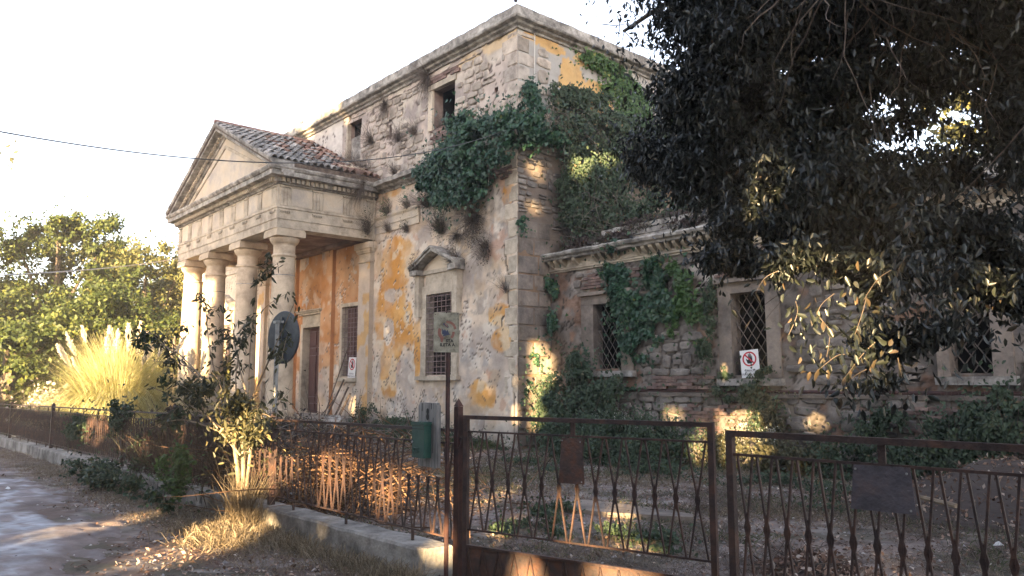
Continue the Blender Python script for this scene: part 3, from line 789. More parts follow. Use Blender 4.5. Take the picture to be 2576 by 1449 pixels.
# ---------- portico
PX0, PX1, PY = -31.0, -21.95, 9.54
mb = MB(); mb.box(PX0 - .3, PX1 + .3, PY - .3, YF - .02, -.3, .45); mb.box(PX0 - .15, PX1 + .15, PY - .15, YF - .02, .452, .55); mb.build('portico_floor', 'concrete', villa, wear=.02)
for cx in (-22.38, -25.22, -28.12, -30.55):
    mb = MB()
    zb, zt = .55, 6.44
    prof = [(.44, zb + .12), (.46, zb + .16), (.46, zb + .26), (.44, zb + .30), (.40, zb + .32), (.39, zb + .36)]
    for i in range(15):
        t = i / 14; prof.append((.383 - .055 * t ** 1.6, zb + .38 + (5.42 - zb - .38) * t))
    prof += [(.345, 5.44), (.368, 5.46), (.368, 5.50), (.34, 5.525), (.326, 5.53), (.326, 5.80), (.345, 5.81), (.345, 5.83), (.36, 5.84), (.40, 5.88), (.44, 5.96), (.45, 6.0), (.42, 6.03)]
    mb.lathe(cx, PY + .46, prof, 40)
    colm = mb.build('column', 'column_stone', villa, smooth=False)
    me_ = colm.data; me_.polygons.foreach_set('use_smooth', np.array([len(p.vertices) == 4 for p in me_.polygons])); 
    try: me_.set_sharp_from_angle(angle=math.radians(35))
    except Exception: pass
    mb = MB(); mb.box(cx - .47, cx + .47, PY - .01, PY + .93, 6.035, 6.22); mb.box(cx - .44, cx + .44, PY + .02, PY + .90, 6.222, 6.27); mb.build('abacus', 'column_stone', colm, wear=.008)
    mb = MB(); mb.box(cx - .5, cx + .5, PY - .04, PY + .96, zb - .01, zb + .12); mb.build('plinth', 'column_stone', colm, wear=.01)
    # a paler joint ring where the shaft was repaired
    mb = MB(); mb.lathe(cx, PY + .46, [(.3405, 4.86), (.3415, 4.865), (.3415, 4.885), (.3405, 4.89)], 40); mb.build('shaft_joint', 'cornice_stone', colm)
ent = thing_e = None
ARC = [(-.55, 0), (0, 0), (0, .26), (.025, .265), (.025, .58), (.055, .60), (.055, .67), (-.55, .67)]
PATH = [(PX0, YF, 6.275), (PX0, PY, 6.275), (PX1, PY, 6.275), (PX1, YF, 6.275)]
sweep(ARC, PATH, 'carved_stone', 'architrave', villa, step=.25, wear=.012, out='right')
FRZ = [(-.5, .672), (.0, .672), (.0, 1.32), (-.5, 1.32)]
frz = sweep(FRZ, PATH, 'carved_stone', 'frieze', villa, step=.25, wear=.006, out='right')
COR = [(-.5, 1.322), (.05, 1.322), (.07, 1.37), (.13, 1.375), (.13, 1.50), (.17, 1.505), (.34, 1.52), (.36, 1.52), (.36, 1.66), (.40, 1.68), (.44, 1.75), (.44, 1.79), (.0, 1.82), (-.5, 1.82)]
sweep(COR, PATH, 'cornice_stone', 'portico_cornice', villa, step=.15, wear=.014, out='right', label='projecting cornice of the portico, chipped at the gutter')
TGM = MB()
for s_ in (-.155, -.05, .055): TGM.box(s_ - .0, s_ + .075, -.035, 0.0, 0, .52)
TGM.box(-.17, .145, -.012, .0, 0, .56); TGM.box(-.19, .165, -.05, 0, .562, .61); tg = TGM.mesh('triglyph', 'carved_stone')
GM = MB()
for q in range(6): GM.box(-.17 + q * .058, -.145 + q * .058, -.045, -.003, -.05, 0)
GM.box(-.19, .165, -.05, -.003, .002, .04); gt = GM.mesh('guttae', 'carved_stone')
mtp = MB(); mtp.box(-.34, .34, -.012, 0, .02, .56); mtp.box(-.31, .31, -.018, -.012, .05, .53); mt_me = mtp.mesh('metope', 'tympanum')
zf = 6.275 + .68
xs_ = [PX0 + .22 + i * (PX1 - PX0 - .44) / 8 for i in range(9)]
for i, x in enumerate(xs_):
    add('triglyph', tg, frz, loc=(x, PY - .002, zf)); add('guttae', gt, frz, loc=(x, PY - .028, 6.275 + .50))
    if i < 8: add('metope', mt_me, frz, loc=((x + xs_[i + 1]) / 2, PY - .002, zf))
ys_ = [PY + .24, PY + 1.3, PY + 2.35, PY + 3.2]
for i, y in enumerate(ys_):
    for xx, rz in ((PX1 + .002, math.pi / 2), (PX0 - .002, -math.pi / 2)):
        add('triglyph', tg, frz, loc=(xx, y, zf), rot=(0, 0, rz)); add('guttae', gt, frz, loc=(xx + (.026 if rz > 0 else -.026), y, 6.275 + .50), rot=(0, 0, rz))
        if i < 3: add('metope', mt_me, frz, loc=(xx, (y + ys_[i + 1]) / 2, zf), rot=(0, 0, rz))
DM = MB(); DM.box(-.045, .045, -.07, 0, 0, .115); dn = DM.mesh('dentil', 'carved_stone')
zd = 6.275 + 1.382
for i in range(60):
    x = PX0 + .02 + i * (PX1 - PX0) / 59.4; add('dentil', dn, frz, loc=(x, PY - .132, zd))
for i in range(21):
    y = PY + .08 + i * .155
    if r.random() < .9: add('dentil', dn, frz, loc=(PX1 + .132, y, zd), rot=(0, 0, math.pi / 2))
# ceiling, tympanum, rakes
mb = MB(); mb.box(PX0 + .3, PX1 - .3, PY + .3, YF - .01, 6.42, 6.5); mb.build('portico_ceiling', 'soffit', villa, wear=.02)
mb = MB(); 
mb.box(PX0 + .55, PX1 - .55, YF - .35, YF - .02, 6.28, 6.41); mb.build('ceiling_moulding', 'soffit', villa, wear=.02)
zc = 6.275 + 1.80; XM = (PX0 + PX1) / 2; ZA = 10.42; HWP = (PX1 - PX0) / 2 + .42
mb = MB(); mb.raw([(PX0 + .1, PY + .02, zc - .05), (PX1 - .1, PY + .02, zc - .05), (XM, PY + .02, ZA - .25), (PX0 + .1, PY + .3, zc - .05), (PX1 - .1, PY + .3, zc - .05), (XM, PY + .3, ZA - .25)], [(0, 1, 2), (5, 4, 3), (0, 3, 4, 1), (1, 4, 5, 2), (2, 5, 3, 0)])
tym = mb.build('pediment', 'tympanum', villa, label='plain pale triangular gable field')
sl = (ZA - zc) / HWP
for s_ in (-1, 1):
    # raking mouldings: profile swept from eave to apex; y measured outwards from PY
    pr = [(.30, -.30), (-.02, -.30), (-.04, -.24), (-.10, -.23), (-.10, -.13), (-.34, -.11), (-.36, -.11), (-.36, .02), (-.41, .04), (-.44, .11), (-.44, .15), (.30, .15)]
    n_ = 40; V = []; F = []; k = len(pr)
    for i in range(n_ + 1):
        t = i / n_; x = XM + s_ * HWP * (1 - t); z = zc + (ZA - zc) * t
        for (yy, zz) in pr: V.append((x, PY + yy, z + zz))
    for i in range(n_):
        for q in range(k): F.append((i * k + q, i * k + (q + 1) % k, (i + 1) * k + (q + 1) % k, (i + 1) * k + q))
    F += [tuple(range(k)), tuple(n_ * k + q for q in range(k))]
    mb = MB(); mb.raw(V, F); rk = mb.build('raking_cornice', 'cornice_stone', villa, wear=.012)
    ang = math.atan(sl)
    for i in range(33):
        t = (i + 1.2) / 35; x = XM + s_ * HWP * (1 - t); z = zc + (ZA - zc) * t - .228
        add('dentil', dn, rk, loc=(x, PY - .10, z), rot=(0, s_ * ang, 0))
    # inner frame strip on the tympanum
    V = []; F = []
    for i in (0, 1):
        x = XM + s_ * (HWP - .95) * (1 - i); z = zc + .0 + (ZA - .62 - zc) * i
        for (yy, zz) in ((.02, -.06), (-.02, -.06), (-.02, .05), (.02, .05)): V.append((x, PY + yy, z + zz))
    for q in range(4): F.append((q, (q + 1) % 4, 4 + (q + 1) % 4, 4 + q))
    mb = MB(); mb.raw(V, F); mb.build('gable_moulding', 'carved_stone', tym)
    # roof slab; its dark colour gives the shade between tiles
    mb = MB(); V = [(XM, PY - .4, ZA + .12), (XM, YF, ZA + .12), (XM + s_ * HWP, YF, zc + .12), (XM + s_ * HWP, PY - .4, zc + .12)]
    V += [(x, y, z - .14) for (x, y, z) in V]
    mb.raw(V, [(0, 1, 2, 3), (7, 6, 5, 4), (0, 3, 7, 4), (1, 5, 6, 2), (2, 6, 7, 3), (0, 4, 5, 1)]); roof = mb.build('portico_roof', 'old_timber', villa)
    # clay tiles: half round, overlapping
    TM = MB(); n_ = 6; V = []; F = []
    for i, (yy, rr) in enumerate(((0, .095), (.44, .078))):
        for q in range(n_ + 1):
            th = math.pi * q / n_; V.append((math.cos(th) * rr * .95, yy, math.sin(th) * rr * 1.25))
        for q in range(n_ + 1):
            th = math.pi * q / n_; V.append((math.cos(th) * (rr - .016) * .95, yy, math.sin(th) * (rr - .016) * 1.25))
    m_ = n_ + 1
    for q in range(n_):
        F += [(q, q + 1, 2 * m_ + q + 1, 2 * m_ + q), (m_ + q + 1, m_ + q, 3 * m_ + q, 3 * m_ + q + 1), (q + 1, q, m_ + q, m_ + q + 1)]
    TM.raw(V, F); tile = TM.mesh('roof_tile', 'tile', smooth=True); tile_l = TM.mesh('roof_tile', 'tile_lichen', smooth=True)
    L_ = math.hypot(HWP, ZA - zc); rows = 14 if s_ > 0 else 6; 
    if s_ > 0:
        nc = 17
        for rr in range(rows):
            for c_ in range(nc):
                t = rr / rows; y = PY - .33 + c_ * (YF - PY + .3) / nc
                if c_ > 13 and rr > 7 and r.random() < .35: continue
                if c_ > 10 and r.random() < .12: continue
                x = XM + s_ * HWP * (1 - t) - s_ * .0; z = zc + (ZA - zc) * t + .14 + r.uniform(0, .03)
                rot = Matrix.Rotation(r.uniform(-.09, .09) * (2.2 if c_ > 10 else 1), 3, 'Z') @ Matrix.Rotation(0, 3, 'Z')
                # tile long axis runs up the slope: local +Y -> up-slope direction
                up = Vector((-s_ * HWP, 0, ZA - zc)).normalized(); sd_ = Vector((0, 1, 0)); nn_ = sd_.cross(up) * (1 if s_ < 0 else 1)
                if nn_.z < 0: nn_ = -nn_; sd_ = -sd_
                M3 = Matrix((sd_, up, sd_.cross(up))).transposed()
                if M3.determinant() < 0: M3 = Matrix((-sd_, up, (-sd_).cross(up))).transposed()
                if (M3 @ Vector((0, 0, 1))).z < 0: M3 = Matrix((-M3.col[0], M3.col[1], -M3.col[2])).transposed()
                eu = (M3 @ rot @ Matrix.Rotation(-.075, 3, 'X')).to_euler()
                add('roof_tile', tile if (y > PY + 2.3 + r.uniform(-2.0, 1.4)) else tile_l, roof, loc=(x, y, z), rot=eu, scale=(1.05, 1.0, 1.0))
# broken lump of fallen masonry visible under the ceiling, ridge stone
mb = MB(); mb.tube([(XM, PY - .42, ZA + .17), (XM, YF - .1, ZA + .17)], .11, 8); mb.build('ridge_tile', 'tile', villa, wear=.03)
mb = MB(); mb.raw([(-23.3, 11.6, 9.02), (-22.1, 11.7, 8.55), (-22.2, 12.6, 8.62), (-23.2, 12.5, 9.05), (-23.3, 11.6, 9.08), (-22.1, 11.7, 8.61), (-22.2, 12.6, 8.68), (-23.2, 12.5, 9.11)], [(3, 2, 1, 0), (4, 5, 6, 7), (0, 1, 5, 4), (1, 2, 6, 5), (2, 3, 7, 6), (3, 0, 4, 7)]); mb.build('loose_slab', 'column_stone', villa, wear=.03)

# ================================================================= wing
wing = thing('stone_wing', 'low side wing of bare rubble stone with barred windows, set back beside the villa', 'building', (-8, 15, 0))
W1 = (-13.28, -12.38, 1.98, 3.57); W2 = (-9.33, -8.52, 1.78, 3.50); W3 = (-5.14, -4.5, 1.8, 3.35)
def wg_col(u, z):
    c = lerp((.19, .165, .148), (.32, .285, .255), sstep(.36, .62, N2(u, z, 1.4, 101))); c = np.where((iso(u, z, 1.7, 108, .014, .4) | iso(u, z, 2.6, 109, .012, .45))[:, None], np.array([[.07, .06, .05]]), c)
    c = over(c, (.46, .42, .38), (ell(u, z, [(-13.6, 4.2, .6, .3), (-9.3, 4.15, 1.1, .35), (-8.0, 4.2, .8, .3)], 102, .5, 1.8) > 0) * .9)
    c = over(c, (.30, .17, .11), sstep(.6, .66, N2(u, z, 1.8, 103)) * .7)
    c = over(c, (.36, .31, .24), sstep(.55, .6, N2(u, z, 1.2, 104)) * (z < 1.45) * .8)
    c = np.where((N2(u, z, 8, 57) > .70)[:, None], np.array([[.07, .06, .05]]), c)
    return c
def wg_disp(u, z): return (N2(u, z, 1.7, 111) - .5) * .07 + (N2(u, z, 6, 112) - .5) * .07 - iso(u, z, 1.7, 108, .014, .4) * .03
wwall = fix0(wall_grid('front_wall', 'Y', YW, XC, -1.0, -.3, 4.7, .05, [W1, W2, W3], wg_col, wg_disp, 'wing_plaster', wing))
mb = MB(); mb.box(-14.8, -1.0, 14.4, 22.0, 4.9, 5.0); mb.build('roof', 'soffit', wing)
mb = MB(); mb.box(-1.1, -1.0, 14.1, 22.0, -.3, 4.9); mb.box(-14.8, -1.1, 21.9, 22.0, -.3, 4.9); mb.build('back_wall', 'ashlar', wing)
FR = [(-13.75, -11.98, 1.6, 3.95), (-9.68, -8.18, 1.55, 3.85), (-5.5, -4.1, 1.5, 3.7)]
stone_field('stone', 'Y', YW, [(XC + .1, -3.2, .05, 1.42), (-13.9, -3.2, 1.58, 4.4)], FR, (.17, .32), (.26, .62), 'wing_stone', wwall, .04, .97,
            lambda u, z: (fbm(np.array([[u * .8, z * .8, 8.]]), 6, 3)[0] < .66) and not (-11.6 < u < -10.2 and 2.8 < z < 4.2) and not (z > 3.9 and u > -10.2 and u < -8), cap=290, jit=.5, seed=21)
bricks(wwall, YW, -9.7, -8.1, 3.86, 5, .28, .062, .03)
bricks(wwall, YW, -13.7, -12.0, 3.97, 5, .28, .062, .03, .8)
bricks(wwall, YW, -11.6, -9.9, 1.5, 4, .28, .062, .03, .7)
bricks(wwall, YW, -10.6, -9.4, .6, 8, .26, .062, .03, .7)
bricks(wwall, YW, -5.9, -4.9, .5, 10, .26, .062, .03, .6)
def wing_window(hole, fl, fr_, top):
    a, b, e, f = hole
    wn = reveal(hole, YW, .30, 'ashlar', wing, name='window')
    mb = MB(); mb.box(fl, a, YW - .05, YW + .06, e - .05, f); mb.build('jamb', 'ashlar', wn, wear=.012)
    mb = MB(); mb.box(b, fr_, YW - .05, YW + .06, e - .05, f); mb.build('jamb', 'ashlar', wn, wear=.012)
    mb = MB(); mb.box(fl, fr_, YW - .06, YW + .06, f + .002, f + .22); mb.box(fl - .04, fr_ + .04, YW - .16, YW + .04, f + .222, f + .30); mb.build('lintel', 'ashlar', wn, wear=.014)
    mb = MB(); mb.box(fl - .02, fr_ + .05, YW - .15, YW + .2, e - .19, e - .052); mb.build('sill', 'concrete', wn, wear=.02)
    # diagonal lattice of flat iron bars
    wdt, hgt = b - a, f - e; sp = .205; y = YW + .16; k = 1.45
    cs = np.arange(-hgt / k - .1, wdt + hgt / k + .1, sp)
    for s_ in (1, -1):
        for c0 in cs:
            p = []
            for t in (0, 1):
                zz = t * hgt; xx = c0 + s_ * zz / k
                p.append((xx, zz))
            (x0, z0), (x1, z1) = p
            if s_ < 0: pass
            # clip to the opening
            def clipx(xv, zv, xo, zo, lim): t = (lim - xv) / (xo - xv); return (lim, zv + (zo - zv) * t)
            if max(x0, x1) < .02 or min(x0, x1) > wdt - .02: continue
            if x0 < 0: x0, z0 = clipx(x0, z0, x1, z1, 0)
            if x1 < 0: x1, z1 = clipx(x1, z1, x0, z0, 0)
            if x0 > wdt: x0, z0 = clipx(x0, z0, x1, z1, wdt)
            if x1 > wdt: x1, z1 = clipx(x1, z1, x0, z0, wdt)
            if abs(z1 - z0) < .05: continue
            mb = MB(); yy = y + (.012 if s_ > 0 else -.012); mb.tube([(a + x0, yy, e + z0), (a + x1, yy, e + z1)], .011, 4); mb.build('lattice_bar', 'lattice_iron', wn)
    return wn
wing_window(W1, -13.68, -12.02, 3.8); wing_window(W2, -9.64, -8.22, 3.72); wing_window(W3, -5.34, -4.2, 3.5)
sweep([(-.05, 0), (.045, 0), (.05, .03), (.03, .06), (-.05, .07)], [(XC, YW, 1.44), (-1.0, YW, 1.44)], 'rust_dark', 'iron_strap', wing, step=.2, wear=.012)
sweep([(-.05, -.09), (.07, -.09), (.09, -.02), (.0, -.005), (-.05, -.004)], [(-11.8, YW, 1.44), (-1.0, YW, 1.44)], 'ashlar', 'plinth_ledge', wing, step=.2, wear=.02)
WC = [(-.2, 0), (.03, 0), (.03, .03), (.06, .05), (.06, .09), (-.2, .1)]
sweep(WC, [(XC, YW, 4.50), (-1.0, YW, 4.50)], 'carved_stone', 'lower_moulding', wing, step=.12, wear=.012)
sweep([(-.2, 0), (.26, 0), (.28, .05), (.34, .09), (.36, .15), (.33, .19), (-.2, .22)], [(XC, YW, 4.80), (-1.0, YW, 4.80)], 'cornice_stone', 'cornice', wing, step=.12, wear=.025)
sweep([(-.2, .102), (.05, .102), (.05, .30), (-.2, .30)], [(XC, YW, 4.50), (-1.0, YW, 4.50)], 'carved_stone', 'cornice_bed', wing, step=.3, wear=.012)
CB = MB(); CB.raw([(-.05, 0, 0), (.05, 0, 0), (.05, -.17, .14), (-.05, -.17, .14), (-.05, 0, .2), (.05, 0, .2), (.05, -.19, .2), (-.05, -.19, .2)], [(0, 1, 2, 3), (4, 7, 6, 5), (3, 2, 6, 7), (0, 3, 7, 4), (1, 5, 6, 2)]); cb = CB.mesh('corbel', 'carved_stone')
x = XC + .18
while x < -2.0:
    if r.random() < .93: add('corbel', cb, wing, loc=(x, YW - .045, 4.61), scale=(r.uniform(.9, 1.1), 1, .93))
    x += .225
# parapet of slabs on the cornice
r = random.Random(31); par = []
for (z0, z1) in ((5.0, 5.13), (5.135, 5.27), (5.275, 5.40)):
    x = -13.3 if z0 < 5.1 else -13.0
    while x < -2.0:
        L_ = r.uniform(.35, .9)
        if not (z0 > 5.2 and r.random() < .25 and False):
            mb = MB(); mb.box(x + .006, x + L_ - .006, YW - .02 + r.uniform(-.025, .02), YW + .3, z0, z1 - .006 + r.uniform(-.01, .004)); mb.build('coping_stone', 'cornice_stone', wing, wear=.012)
        x += L_
mb = MB(); mb.box(-12.95, -2.0, YW - .06, YW + .34, 5.402, 5.47); 
# ================================================================= ground
def terrain(name, x0, x1, y0, y1, cell, colf, m, dz=0, keep=None, rough=.03, **kw):
    xs = np.linspace(x0, x1, int((x1 - x0) / cell) + 1); ys = np.linspace(y0, y1, int((y1 - y0) / cell) + 1)
    X, Y_ = np.meshgrid(xs, ys); x = X.ravel(); y = Y_.ravel(); nx = len(xs)
    z = ground_z(x, y) + (dz(x, y) if callable(dz) else dz) + (fbm(np.stack([x * .9, y * .9, x * 0], 1), 5, 3) - .5) * .10 + (fbm(np.stack([x * 5, y * 5, x * 0], 1), 6, 3) - .5) * rough
    cx = (X[:-1, :-1] + cell / 2).ravel(); cy = (Y_[:-1, :-1] + cell / 2).ravel()
    jj, ii = np.meshgrid(np.arange(len(ys) - 1), np.arange(nx - 1), indexing='ij'); b0 = (jj * nx + ii).ravel()
    k = np.ones(len(b0), bool) if keep is None else keep(cx, cy)
    b0 = b0[k]
    F = np.stack([b0, b0 + 1, b0 + nx + 1, b0 + nx], 1)
    me = np_mesh(name, np.stack([x, y, z], 1), F, m, col=colf(x, y), smooth=True)
    return add(name, me, None, kind='structure', **kw)
def g_col(x, y):
    n1 = N2(x, y, .5, 201); n2 = N2(x, y, 1.6, 202); n3 = N2(x, y, 6, 203)
    c = lerp((.17, .12, .10), (.31, .25, .22), sstep(.35, .65, n1))
    c = over(c, (.095, .10, .06), sstep(.5, .6, n2) * .6)
    c = over(c, (.38, .34, .31), sstep(.52, .66, N2(x, y, 2.6, 205)) * .6)
    c = over(c, (.10, .075, .065), sstep(.56, .66, N2(x, y, 3.4, 206)) * .7)
    c = over(c, (.42, .38, .35), (n3 > .62) * .7)
    return c
def gnd(x, y):
    """height of the finished ground at points"""
    x = np.atleast_1d(np.asarray(x, float)); y = np.atleast_1d(np.asarray(y, float))
    return ground_z(x, y) + (fbm(np.stack([x * .9, y * .9, x * 0], 1), 5, 3) - .5) * .10 + (fbm(np.stack([x * 5, y * 5, x * 0], 1), 6, 3) - .5) * .03
terrain('ground', -34, 6, -4, 16, .10, g_col, 'soil')
def big_ring(x, y): return ~((x > -34) & (x < 6) & (y > -4) & (y < 16))
terrain('outer_ground', -234, 206, -204, 236, 4.0, lambda x, y: lerp((.11, .10, .06), (.15, .14, .08), N2(x, y, .1, 9)), 'soil', dz=-.01, keep=big_ring)
def road_in(x, y):
    edge = 2.75 + (fbm(np.stack([x * .5, y * .9, x * 0], 1), 21, 4) - .5) * 1.2 - np.clip((x + 10.6) * .33, 0, 9)
    return edge - y + (fbm(np.stack([x * 2.2, y * 4.5, x * 0], 1), 22, 5) - .5) * 1.2
def road_keep(x, y): return (road_in(x, y) > -.05) & (y > -3.6)
def road_col(x, y):
    c = lerp((.72, .72, .74), (1.0, 1.0, 1.02), sstep(.35, .65, N2(x, y, 2.2, 26)))
    c = over(c, (.42, .33, .295), sstep(.50, .58, fbm(np.stack([x * 1.1, y * 3.4, x * 0], 1), 27, 5)) * .8)
    c = over(c, (.45, .37, .33), sstep(.54, .60, N2(x, y, 5, 31)) * .6)
    edge = 2.75 - np.clip((x + 10.6) * .33, 0, 9); c = over(c, (.32, .25, .22), sstep(.9, .15, road_in(x, y) + (N2(x, y, 2.5, 29) - .5) * 1.2))
    return over(c, (.40, .33, .30), sstep(.60, .66, N2(x, y, 9, 30)) * .5)
terrain('gravel_road', -34, 5.9, -3.9, 3.6, .055, road_col, 'road_gravel', dz=lambda x, y: -.02 + .05 * sstep(-.05, .5, road_in(x, y)), keep=road_keep, rough=.03)
terrain('far_gravel_road', -120, -34, -4, 3, 1.0, lambda x, y: x[:, None] * 0 + 1, 'road_gravel', dz=.03)

# fallen leaves
def scatter(n, x0, x1, y0, y1, f):
    x = RNG.uniform(x0, x1, n); y = RNG.uniform(y0, y1, n); k = f(x, y) > RNG.random(n)
    x, y = x[k], y[k]; return np.stack([x, y, gnd(x, y) + .008], 1)
def litter_d(x, y):
    d = .75 + (N2(x, y, .8, 211) - .5) * 2; d = d * (1 - .93 * (road_keep(x, y)))
    return d * (1 / (1 + (np.hypot(x, y) / 12) ** 2))
P = scatter(150000, -20, 3, -2, 12.8, litter_d)
flat = np.tile([0., 0, 1], (len(P), 1))
ax = RNG.normal(size=(len(P), 3)); ax[:, 2] = RNG.uniform(-.1, .35, len(P))
leaves('leaf_litter', P, .05, 'leaf_litter', None, axis=ax, nrm=flat, width=.55, kind='stuff', label='brown fallen leaves lying over the earth beside the road and behind the gate', cat='leaf litter')
P = scatter(22000, -16, 0, -2, 12.8, lambda x, y: .45 * (1 - .5 * road_keep(x, y)) + .0 * x)
V = []; F = []
d4 = np.array([[1, 0, 0], [0, 1, 0], [-1, 0, 0], [0, -1, 0], [0, 0, .8]])
sz = RNG.uniform(.006, .022, len(P)) * RNG.uniform(.5, 1.5, len(P))
V = (P[:, None] + d4[None] * sz[:, None, None] * RNG.uniform(.6, 1.3, (len(P), 5, 1)))
V = V.reshape(-1, 3); q = np.array([[0, 1, 4], [1, 2, 4], [2, 3, 4], [3, 0, 4]])
F = (q[None] + (np.arange(len(P)) * 5)[:, None, None]).reshape(-1, 3)
add('gravel', np_mesh('gravel', V, F, 'pebble', attrs=np.repeat(RNG.random(len(P)), 5)), None, kind='stuff', label='small pale stones scattered over the bare earth', cat='gravel')

def grass(name, P, h, m, w_=.05, lean=.5, fold=.25, label='', cat='grass', parent=None, **kw):
    ax = RNG.normal(size=(len(P), 3)) * lean; ax[:, 2] = 1
    return leaves(name, P, h, m, parent, axis=ax, width=w_, shape='blade', fold=fold, kind='stuff', label=label or None, cat=cat if parent is None else None, **kw)
def verge(x, y):     # strip between road and kerb
    return np.clip(1.3 - abs(y - 3.4) / .55, 0, 1) * (.35 + 1.3 * (N2(x, y, .9, 221) - .35))
P = scatter(90000, -27, -5.4, 1.9, 3.8, lambda x, y: verge(x, y) * np.clip(12 / np.maximum(8, np.hypot(x, y)), 0, 1))
grass('verge_grass', P, .11, 'dry_grass', .028, .8, label='dry straw coloured grass growing along the foot of the kerb wall')
P = np.stack([RNG.uniform(-8.3, -5.4, 2600), 3.72 - np.abs(RNG.normal(0, .13, 2600)), np.zeros(2600)], 1); P = P[N2(P[:, 0], P[:, 1], 2.2, 225) > .46]; P[:, 2] = gnd(P[:, 0], P[:, 1]); grass('kerb_grass', P, .24, 'dry_grass', .022, .45, label='tall dry grass tufts in front of the near end of the kerb wall')
def yard(x, y): return np.clip((N2(x, y, .55, 231) - .42) * 4.5, 0, 1) * (y > 4.2)
P = scatter(90000, -13, 1, 4.2, 12.8, yard)
grass('yard_grass', P, .10, 'dry_grass', .06, .9, label='thin dry grass over the yard behind the gate')
P = scatter(80000, -7.5, 0, 4.25, 10.5, lambda x, y: np.clip((N2(x, y, 1.3, 251) - .42) * 5, 0, 1)); grass('dead_grass', P, .12, 'dry_twig', .025, 1.3, label='matted dead grass and fine stems over the ground just behind the gate')
P = scatter(90000, -18, 1, 4.2, 13.9, lambda x, y: np.clip((N2(x, y, .7, 241) - .47 + .12 * sstep(9, 12.5, y)) * 5, 0, 1))
grass('green_grass', P, .10, 'green_grass', .06, .8, label='low green weeds among the dead leaves of the yard')
# worn stone slab in the yard
mb = MB()
n_ = 14; V = [(-6.2 + 0, 0, 0)]
ox, oy = -6.9, 7.6
V = []; 
for zz in (gnd(ox, oy)[0] - .05, gnd(ox, oy)[0] + .045):
    for i in range(n_):
        t = 2 * math.pi * i / n_; rr = 1 + .12 * math.sin(3 * t + 1); V.append((ox + 1.0 * rr * math.cos(t), oy + .38 * rr * math.sin(t) + .2 * math.cos(t), zz))
mb.raw(V, [tuple(range(n_ - 1, -1, -1)), tuple(range(n_, 2 * n_))] + [(i, (i + 1) % n_, n_ + (i + 1) % n_, n_ + i) for i in range(n_)])
mb.build('stone_slab', 'ashlar', label='flat stone slab lying in the yard behind the gate', cat='stone slab')

# ================================================================= kerb wall
def kz(x): return float(ground_z(np.array([x]), np.array([3.95]))[0])
kw_ = thing('kerb_wall', 'low pale concrete kerb wall under the rusty fence', 'kerb wall', (-5.6, 3.95, 0))
xk = -5.55; r = random.Random(8); seg = 0
while xk > -40:
    L_ = 3.0; a = xk - L_ + .012; V = []; F = []; n_ = 12
    ring = [(3.80, -.25), (3.80, .245), (3.815, .268), (4.085, .27), (4.10, .245), (4.10, -.25)]
    for i in range(n_ + 1):
        x = xk + (a - xk) * i / n_
        for (y, z) in ring: V.append((x, y + (N2(np.array([x * 3]), np.array([z * 9]), 1, 3)[0] - .5) * .02, z + kz(x) + (N2(np.array([x * 4]), np.array([y * 9]), 1, 4)[0] - .5) * .025))
    for i in range(n_):
        for q in range(6): F.append((i * 6 + q, (i + 1) * 6 + q, (i + 1) * 6 + (q + 1) % 6, i * 6 + (q + 1) % 6))
    F += [tuple(range(5, -1, -1)), tuple(n_ * 6 + q for q in range(6))]
    mb = MB(); mb.raw(V, F); mb.build('kerb_segment', 'concrete', kw_, wear=.012); xk -= L_

# ================================================================= fences and gates
def unit_bar(m, sec=.006):
    mb = MB(); mb.box(-sec, sec, -sec * .8, sec * .8, 0, 1); return mb.mesh('bar', m)
BAR = unit_bar('rust', .0065)
DI = MB(); DI.raw([(0, -.004, -.075), (.026, -.004, 0), (0, -.004, .075), (-.026, -.004, 0), (0, .004, -.075), (.026, .004, 0), (0, .004, .075), (-.026, .004, 0)], [(0, 1, 2, 3), (7, 6, 5, 4), (0, 4, 5, 1), (1, 5, 6, 2), (2, 6, 7, 3), (3, 7, 4, 0)]); dia = DI.mesh('diamond_plate', 'rust')
def bar_between(p, q, parent, name='bar', me=None):
    p = Vector(p); q = Vector(q); d = q - p
    o = add(name, me or BAR, parent, loc=p, scale=(1, 1, d.length)); o.rotation_euler = d.to_track_quat('Z', 'Y').to_euler(); return o
def rail(p, q, hw, hh, m, parent, name='rail'):
    p = Vector(p); q = Vector(q); d = (q - p); n = Vector((d.y, -d.x, 0)).normalized() * hw; u = Vector((0, 0, hh))
    V = [p - n - u, p + n - u, p + n + u, p - n + u, q - n - u, q + n - u, q + n + u, q - n + u]
    mb = MB(); mb.raw(V, [(0, 1, 2, 3), (7, 6, 5, 4), (0, 4, 5, 1), (1, 5, 6, 2), (2, 6, 7, 3), (3, 7, 4, 0)]); return mb.build(name, m, parent)
